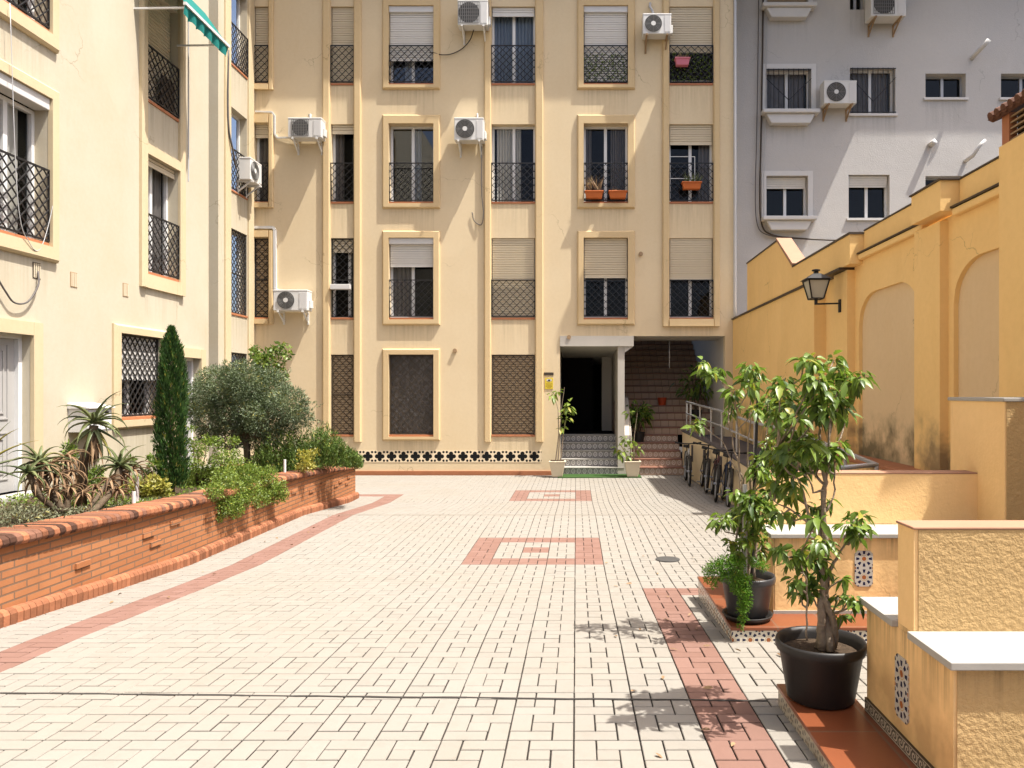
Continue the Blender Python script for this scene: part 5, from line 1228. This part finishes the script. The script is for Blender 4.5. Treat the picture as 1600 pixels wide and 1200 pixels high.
# cypress
rng = np.random.default_rng(41); random.seed(41)
Yc = 9.15; C = px(268, 785, Yc); X0c, z0c = C.x, ptop(Yc) - .1; H = px(268, 512, Yc).z - z0c
n = 17000; h = rng.random(n) ** .85; th = rng.random(n) * 6.2832
prof = np.interp(h, [0, .06, .3, .55, .75, .88, .95, 1], [.12, .165, .172, .163, .138, .10, .05, .008])
lump = 1 + .16 * np.sin(3 * th + 9 * h) + .12 * np.sin(7 * th - 21 * h) + .08 * np.sin(13 * th + 47 * h)
rr = .92 * prof * lump * np.sqrt(rng.uniform(.35, 1.06, n))
P = np.stack([X0c + rr * np.cos(th), Yc + rr * np.sin(th), z0c + .08 + h * (H - .1)], 1)
A = np.stack([np.cos(th) * .35, np.sin(th) * .35, np.full(n, 1.)], 1) + rng.normal(size=(n, 3)) * .18
put('cypress_tree', 'slim dark green cypress column rising from the brick planter', 'tree', (X0c, Yc, z0c), P, A, rng.uniform(.035, .075, n), .012, M_cyp, [([(X0c, Yc, z0c - .1), (X0c, Yc, z0c + H * .8)], [.04, .012])], M_barkd, np.clip(rng.normal(.4, .25, n) + .25 * np.sin(5 * th + 30 * h), 0, 1))
k = 160; P = np.array([X0c, Yc, z0c + H - .1]) + np.stack([rng.normal(size=k) * .012, rng.normal(size=k) * .012, rng.random(k) * .22], 1)
# olive
rng = np.random.default_rng(42); Yo = 11.6
lumps = [(312, 622, 25), (340, 603, 30), (380, 597, 32), (420, 606, 30), (450, 632, 28), (474, 652, 15), (330, 650, 28), (372, 640, 38), (415, 650, 33), (450, 664, 17), (358, 684, 20), (396, 682, 22), (302, 640, 14), (425, 682, 14), (325, 680, 14)]
Ps, Ds = [], []
for (x, y, r) in lumps:
    k = int(r * r * 4.2); rad = r / F * Yo; c = V3(px(x, y, Yo + rng.uniform(-.35, .35)))
    d = unit(rng.normal(size=(k, 3))) * (rng.random((k, 1)) ** .33); d[:, 1] *= 1.3
    Ps.append(c + d * rad * 1.05); Ds.append(d)
for i in range(130):
    x, y, r = lumps[rng.integers(len(lumps))]; dd = unit(rng.normal(size=3) + np.array([0, 0, .5])); c = V3(px(x, y, Yo)) + dd * r / F * Yo * .95
    k = 22; f = rng.random((k, 1)); ax = unit(dd + rng.normal(size=3) * .4); Ps.append(c + ax * f * rng.uniform(.08, .24) + rng.normal(size=(k, 3)) * .01); Ds.append(np.tile(ax, (k, 1)))
P, D = np.concatenate(Ps), np.concatenate(Ds); n = len(P); A = D + rng.normal(size=(n, 3)) * .6; A[:, 2] += .25
b0 = px(388, 740, Yo); b0.z = ptop(Yo) - .1
brs = [([tuple(b0), tuple(px(386, 705, Yo)), tuple(px(384, 682, Yo))], [.06, .05, .045])]
for (x, y) in ((330, 650), (350, 615), (400, 605), (440, 640), (370, 640), (455, 655), (315, 640)): brs.append(([tuple(px(385, 690, Yo)), tuple(px((385 + x) / 2 + 4, (690 + y) / 2, Yo)), tuple(px(x, y, Yo))], [.032, .02, .008]))
nc = np.sin(P @ np.array([9., 7, 11])) * .15
put('olive_tree', 'round crowned grey green olive tree in the brick planter', 'tree', tuple(b0), P, A, rng.uniform(.035, .062, n), .0135, M_olive, brs, M_barkd, np.clip(rng.normal(.45, .25, n) + nc, 0, 1))
# bright small tree behind
rng = np.random.default_rng(43); Yb = 14.4
Ps, Ds = [], []
for (x, y, r) in [(402, 556, 11), (412, 566, 14), (420, 552, 9), (432, 548, 9), (440, 540, 7), (430, 570, 12), (447, 556, 7), (452, 545, 4), (405, 580, 14), (420, 590, 14), (440, 585, 8), (398, 545, 5)]:
    k = int(r * r * .8); c = V3(px(x, y, Yb + rng.uniform(-.2, .2))); d = unit(rng.normal(size=(k, 3))) * (rng.random((k, 1)) ** .5); Ps.append(c + d * r / F * Yb); Ds.append(d)
P, D = np.concatenate(Ps), np.concatenate(Ds); n = len(P); A = D * .7 + rng.normal(size=(n, 3)) * .6; A[:, 2] -= .15
b0 = px(415, 740, Yb); b0.z = zg(Yb)
put('young_tree', 'small bright green tree peeping out above the olive against the facade', 'tree', tuple(b0), P, A, rng.uniform(.07, .11, n), .045, M_lush, [([tuple(b0), tuple(px(416, 650, Yb)), tuple(px(420, 570, Yb)), tuple(px(440, 540, Yb))], [.04, .03, .015, .005])], M_barkd, np.clip(rng.normal(.3, .25, n), 0, 1))
# rosemary
rng = np.random.default_rng(44); Yr = 12.0; Ps, As = [], []
for i in range(430):
    x = rng.uniform(398, 558); hx = np.interp(x, [398, 420, 450, 480, 505, 520, 540, 558], [705, 675, 672, 668, 660, 672, 698, 712]); yb2 = np.interp(x, [398, 450, 558], [752, 742, 728])
    Yy = Yr + (x - 470) * .006 + rng.uniform(-.45, .2); top = rng.uniform(hx, (hx + yb2) / 2); a = V3(px(x + rng.normal() * 10, yb2 + 4, Yy)); b_ = V3(px(x + (x - 475) * .08, top, Yy + rng.normal() * .1))
    k = 46; f = rng.uniform(.15, 1, (k, 1)); ax = unit(b_ - a); Ps.append(a + (b_ - a) * f + rng.normal(size=(k, 3)) * .012); As.append(ax * .9 + rng.normal(size=(k, 3)) * .5)
P, A = np.concatenate(Ps), np.concatenate(As); n = len(P); b0 = px(470, 745, Yr); b0.z = ptop(Yr) - .1
put('rosemary_bush', 'spiky dark green rosemary bush at the far end of the brick planter', 'shrub', tuple(b0), P, A, rng.uniform(.04, .075, n), .013, M_rosem, [([tuple(b0), tuple(px(465, 700, Yr))], [.03, .01])], M_barkd, np.clip(rng.normal(.45, .28, n), 0, 1))
# trailing shrub that spills over the wall
def blobshrub(name, label, cl, Y, dens, L, W, mat, seed, depth=.12, slope=0, tint=.5, big=None, stems=0, group=None):
    global rng
    rng = np.random.default_rng(seed); Ps, As = [], []
    for (x, y, r) in cl:
        Yy = Y(x, y) if callable(Y) else Y
        k = int(r * r * dens); c = V3(px(x, y, Yy + rng.uniform(-depth, depth))); d = unit(rng.normal(size=(k, 3))) * (rng.random((k, 1)) ** .45)
        Ps.append(c + d * r / F * Yy); As.append(d * .8 + rng.normal(size=(k, 3)) * .7 + np.array([0, 0, .2]))
    P, A = np.concatenate(Ps), np.concatenate(As); n = len(P); x, y, r = cl[0]; Yy = Y(x, y) if callable(Y) else Y; b0 = px(x, y + r, Yy); b0.z = max(ptop(Yy) - .1, .3) if b0.x < -4.2 else b0.z
    sts = [([tuple(b0), tuple(px(q[0], q[1], Y(q[0], q[1]) if callable(Y) else Y))], [.012, .004]) for q in cl[1:1 + stems]]
    return put(name, label, 'shrub', tuple(b0), P, A, rng.uniform(L * .7, L * 1.2, n), W, mat, sts, M_barkd, np.clip(rng.normal(tint, .27, n), 0, 1), big=big, group=group)
blobshrub('trailing_shrub', 'loose bright green shrub spilling over the middle of the brick planter wall',
          [(375, 737, 22.0), (350, 747, 19.5), (395, 747, 22.0), (410, 760, 22.0), (385, 767, 24.4), (360, 772, 24.4), (345, 787, 18.3), (365, 795, 15.9), (345, 802, 11.0), (372, 780, 19.5), (425, 772, 18.3), (435, 762, 14.6), (440, 774, 11.0), (405, 777, 17.1), (395, 737, 12.2), (420, 742, 14.6), (335, 767, 14.6), (340, 808, 9), (358, 806, 9), (372, 798, 8)], lambda x, y: float(np.interp(x, [330, 350, 440], [8.35, 8.75, 10.2])), 2.6, .032, .014, M_lush, 51, .16, tint=.5, stems=9)
blobshrub('leafy_shrub', 'loose pale green shrub between the cypress and the olive trunk',
          [(310, 755, 20), (325, 735, 18), (300, 730, 16), (310, 705, 14), (325, 690, 12), (345, 715, 16), (365, 715, 13), (340, 690, 9), (300, 690, 8), (295, 760, 15), (330, 765, 16), (355, 730, 14), (318, 775, 14), (365, 690, 9), (300, 670, 6)], lambda x, y: 10.0, 1.7, .036, .018, M_lush, 52, .3, tint=.45, stems=10)
blobshrub('variegated_shrub', 'yellow leaved variegated shrub at the foot of the cypress', [(240, 765, 14), (225, 770, 12), (255, 772, 12), (238, 752, 9), (252, 758, 9), (215, 760, 8), (248, 782, 9), (228, 782, 8)], 8.6, 1.6, .055, .028, M_yel, 53, .12, stems=5)
blobshrub('low_shrub', 'dark green low shrub growing below the white mailbox', [(108, 700, 9), (110, 712, 10), (146, 745, 12), (155, 735, 8), (205, 720, 7), (240, 725, 8), (232, 740, 8), (236, 715, 5)], 8.9, 1.8, .05, .02, M_lush, 54, .2, tint=.2)
blobshrub('flower_shrub', 'small pale succulent with yellow buds in front of the rosemary', [(482, 712, 9), (476, 722, 10), (492, 706, 6), (470, 708, 6), (484, 728, 8), (470, 732, 8)], 11.2, 1.5, .05, .022, M_yel, 55, .08, tint=.7)
# grey ground cover at the near end
rng = np.random.default_rng(56); n = 9000; x = rng.uniform(PX - 1.4, PX - .05, n); y = rng.uniform(4.6, 8.6, n)
hgt = np.clip(.02 + .20 * np.exp(-((y - 5.9) / 1.0) ** 2) * np.clip((PX - .02 - x) * 2.5, .1, 1), .02, .3) * (1 + .4 * np.sin(9 * x) * np.sin(7 * y))
P = np.stack([x, y, np.interp(y, [3, 5, 8.2, 10.6], [.88, .80, .67, .64]) - .08 + rng.random(n) * hgt], 1); A = rng.normal(size=(n, 3)) * .8 + np.array([0, 0, .6])
V, Fq = small_leaves(P, A, rng.uniform(.02, .05, n), .011); gc = fast_mesh('ground_cover', V, Fq, np.clip(rng.normal(.5, .28, n), 0, 1), M_grey, None, (PX - .7, 6.5, .7)); tag(gc, 'tiny grey green leaves carpeting the near end of the planter', 'ground cover', kind='stuff')
rng = np.random.default_rng(57); n = 7000; x = rng.uniform(-6.5, PX - .1, n); y = rng.uniform(7.5, 13.7, n)
P = np.stack([x, y, np.interp(y, [8.2, 10.6, 12.3, 14.1], [.67, .64, .57, .46]) - .09 + rng.random(n) * .12 * (.5 + .5 * np.sin(3 * x) * np.sin(2.3 * y))], 1); A = rng.normal(size=(n, 3)) + np.array([0, 0, .5])
V, Fq = small_leaves(P, A, rng.uniform(.03, .06, n), .02); gc = fast_mesh('ground_cover', V, Fq, np.clip(rng.normal(.4, .28, n), 0, 1), M_lush, None, (-5.2, 10.5, .6)); tag(gc, 'mixed low green leaves under the trees in the planter', 'ground cover', kind='stuff')

# aloes
def rosette(m, C, Rr, n, e0, e1, droop, w0, seed):
    r_ = random.Random(seed)
    for i in range(n):
        a = i * 2.39996 + r_.uniform(-.2, .2); el_ = R(e0 + (e1 - e0) * (i / max(1, n - 1)) + r_.uniform(-8, 8)); L = Rr * r_.uniform(.8, 1.12); dr = droop * r_.uniform(.6, 1.4)
        d = Vector((math.cos(a), math.sin(a), 0)); side = Vector((-d.y, d.x, 0)); tw = r_.uniform(-.25, .25); vs = []; p = Vector(C); e = el_; S_ = 8
        m.tint = r_.random()
        for k in range(S_ + 1):
            t = k / S_; w_ = w0 * (1 - t ** 1.3) * (1 if t > .08 else .8) + .002; up = Vector((-d.x * math.sin(e), -d.y * math.sin(e), math.cos(e)))
            s_ = (side + d * tw * t * .6).normalized()
            vs += [p + s_ * w_ / 2 + up * w_ * .25, p - up * w_ * .08, p - s_ * w_ / 2 + up * w_ * .25, p - up * w_ * .3]
            p = p + (d * math.cos(e) + Vector((0, 0, 1)) * math.sin(e)) * (L / S_); e -= dr * (1.2 if t > .3 else .6) / S_
        fs = []
        for k in range(S_):
            b_ = 4 * k
            for q in range(4): fs.append((b_ + q, b_ + (q + 1) % 4, b_ + 4 + (q + 1) % 4, b_ + 4 + q))
        m.add(vs, fs)
def aloe(label, rosettes, dry, stems, base):
    t = thing('aloe_plant', label, 'aloe', base, 'tall aloes in the planter')
    m = MB()
    for i, (x, y, Y, Rr, n, e0, e1, dr, w_) in enumerate(rosettes): rosette(m, px(x, y, Y), Rr, n, e0, e1, dr, w_, i + int(x))
    m.build('leaves', M_aloe, t, smooth=True)
    if dry:
        m = MB()
        for i, (x, y, Y, Rr, n, e0, e1, dr, w_) in enumerate(dry): rosette(m, px(x, y, Y), Rr, n, e0, e1, dr, w_, i + int(x) + 9)
        m.build('dry_leaves', M_aloed, t, smooth=True)
    m = MB()
    for pts, r in stems: m.tube([px(*q) for q in pts], r, 8)
    m.build('stem', M_barkd, t, smooth=True)
Ya = 7.6
aloe('tallest aloe, green rosette high on a dark stem in front of the white mailbox', [(147, 660, Ya, .43, 22, -8, 70, 1.6, .042), (147, 668, Ya, .38, 10, -55, -20, .7, .045)], [(147, 680, Ya, .34, 14, -85, -60, .2, .05), (140, 690, Ya, .28, 8, -88, -70, .1, .05)], [([(147, 665, Ya), (143, 690, Ya), (130, 720, Ya), (127, 790, Ya)], [.04, .05, .045, .05])], tuple(px(127, 790, Ya)))
aloe('branching half dried aloe at the left of the tall aloe, curling brown leaves', [(62, 722, 6.9, .30, 16, -20, 70, 1.6, .04), (45, 738, 6.6, .26, 12, -20, 60, 1.5, .04), (85, 728, 7.1, .22, 10, -20, 60, 1.6, .035)], [(70, 726, 6.9, .30, 18, -50, 30, 2.2, .03), (102, 715, 7.2, .30, 22, -40, 50, 2.8, .025), (92, 740, 7.0, .28, 18, -60, 20, 2.0, .028), (55, 745, 6.7, .22, 14, -80, -10, 1.6, .028), (112, 735, 7.2, .25, 16, -60, 20, 2.6, .024), (110, 760, 7.0, .2, 14, -60, 30, 2.4, .022), (82, 765, 6.8, .2, 14, -40, 40, 2.0, .022), (130, 770, 7.0, .2, 12, -40, 40, 2.2, .022)], [([(62, 724, 6.9), (72, 760, 6.9), (100, 800, 6.8)], [.03, .03, .035]), ([(102, 716, 7.2), (104, 760, 7.1), (105, 800, 6.9)], [.022, .025, .03]), ([(45, 740, 6.6), (62, 775, 6.7), (95, 805, 6.8)], [.025, .025, .03])], tuple(px(100, 800, 6.8)))
aloe('low aloe with drooping green and reddish leaves at the right of the tall aloe', [(187, 728, 7.5, .30, 20, -15, 75, 1.7, .045)], [(188, 736, 7.5, .28, 14, -75, -20, 1.2, .04), (205, 735, 7.6, .30, 14, -10, 50, 2.6, .026), (170, 748, 7.3, .24, 14, -50, 30, 2.0, .026), (150, 762, 7.2, .2, 12, -40, 40, 2.0, .024), (185, 765, 7.3, .2, 12, -40, 40, 2.2, .022)], [([(187, 730, 7.5), (182, 760, 7.4), (150, 795, 7.0), (128, 812, 6.8)], [.03, .035, .03, .028]), ([(172, 748, 7.3), (150, 780, 7.1), (130, 805, 6.9)], [.02, .02, .02])], tuple(px(128, 812, 6.8)))
yu = thing('yucca_plant', 'green sword leaves reaching into the picture at the left edge before the white door', 'plant', (-5.3, 6.6, .7))
m = MB(); rosette(m, px(-38, 735, 6.5), .52, 20, 0, 85, .5, .045, 3); m.build('leaves', M_aloe, yu, smooth=True)
m = MB(); m.tube([px(-38, 737, 6.5), px(-38, 800, 6.5)], .04, 8); m.build('stem', M_barkd, yu)
for i, (x, y0, y1, Y) in enumerate(((214, 745, 783, 7.6), (445, 718, 738, 10.75), (209, 768, 786, 7.35))):
    lab = ['short white tube stake half hidden among the aloes', 'short white stake in front of the rosemary bush', 'grey white plant marker by the yellow shrub'][i]
    m = MB(); m.tube([px(x, y1, Y), px(x, y0, Y)], .018, 10); tag(m.build('plant_stake', M_white, None, origin=tuple(px(x, y1, Y))), lab, 'stake')

rng = np.random.default_rng(71); n = 46
x = np.concatenate([rng.uniform(-3.9, -3.2, 16), rng.uniform(.1, 1.3, 30)]); y = np.concatenate([rng.uniform(6, 12, 16), rng.uniform(3.2, 8.5, 30)])
P = np.stack([x, y, np.array([zg(q) for q in y]) + .012], 1); A = rng.normal(size=(n, 3)) * np.array([1, 1, .1])
V, Fq = big_leaves(P, A, rng.uniform(.03, .06, n), .02, .05); o = fast_mesh('fallen_leaves', V, Fq, np.repeat(rng.random(n), 8), M_aloed, None, (0, 6, 0)); tag(o, 'a few dry leaves scattered over the pale paving', 'fallen leaves', kind='stuff')
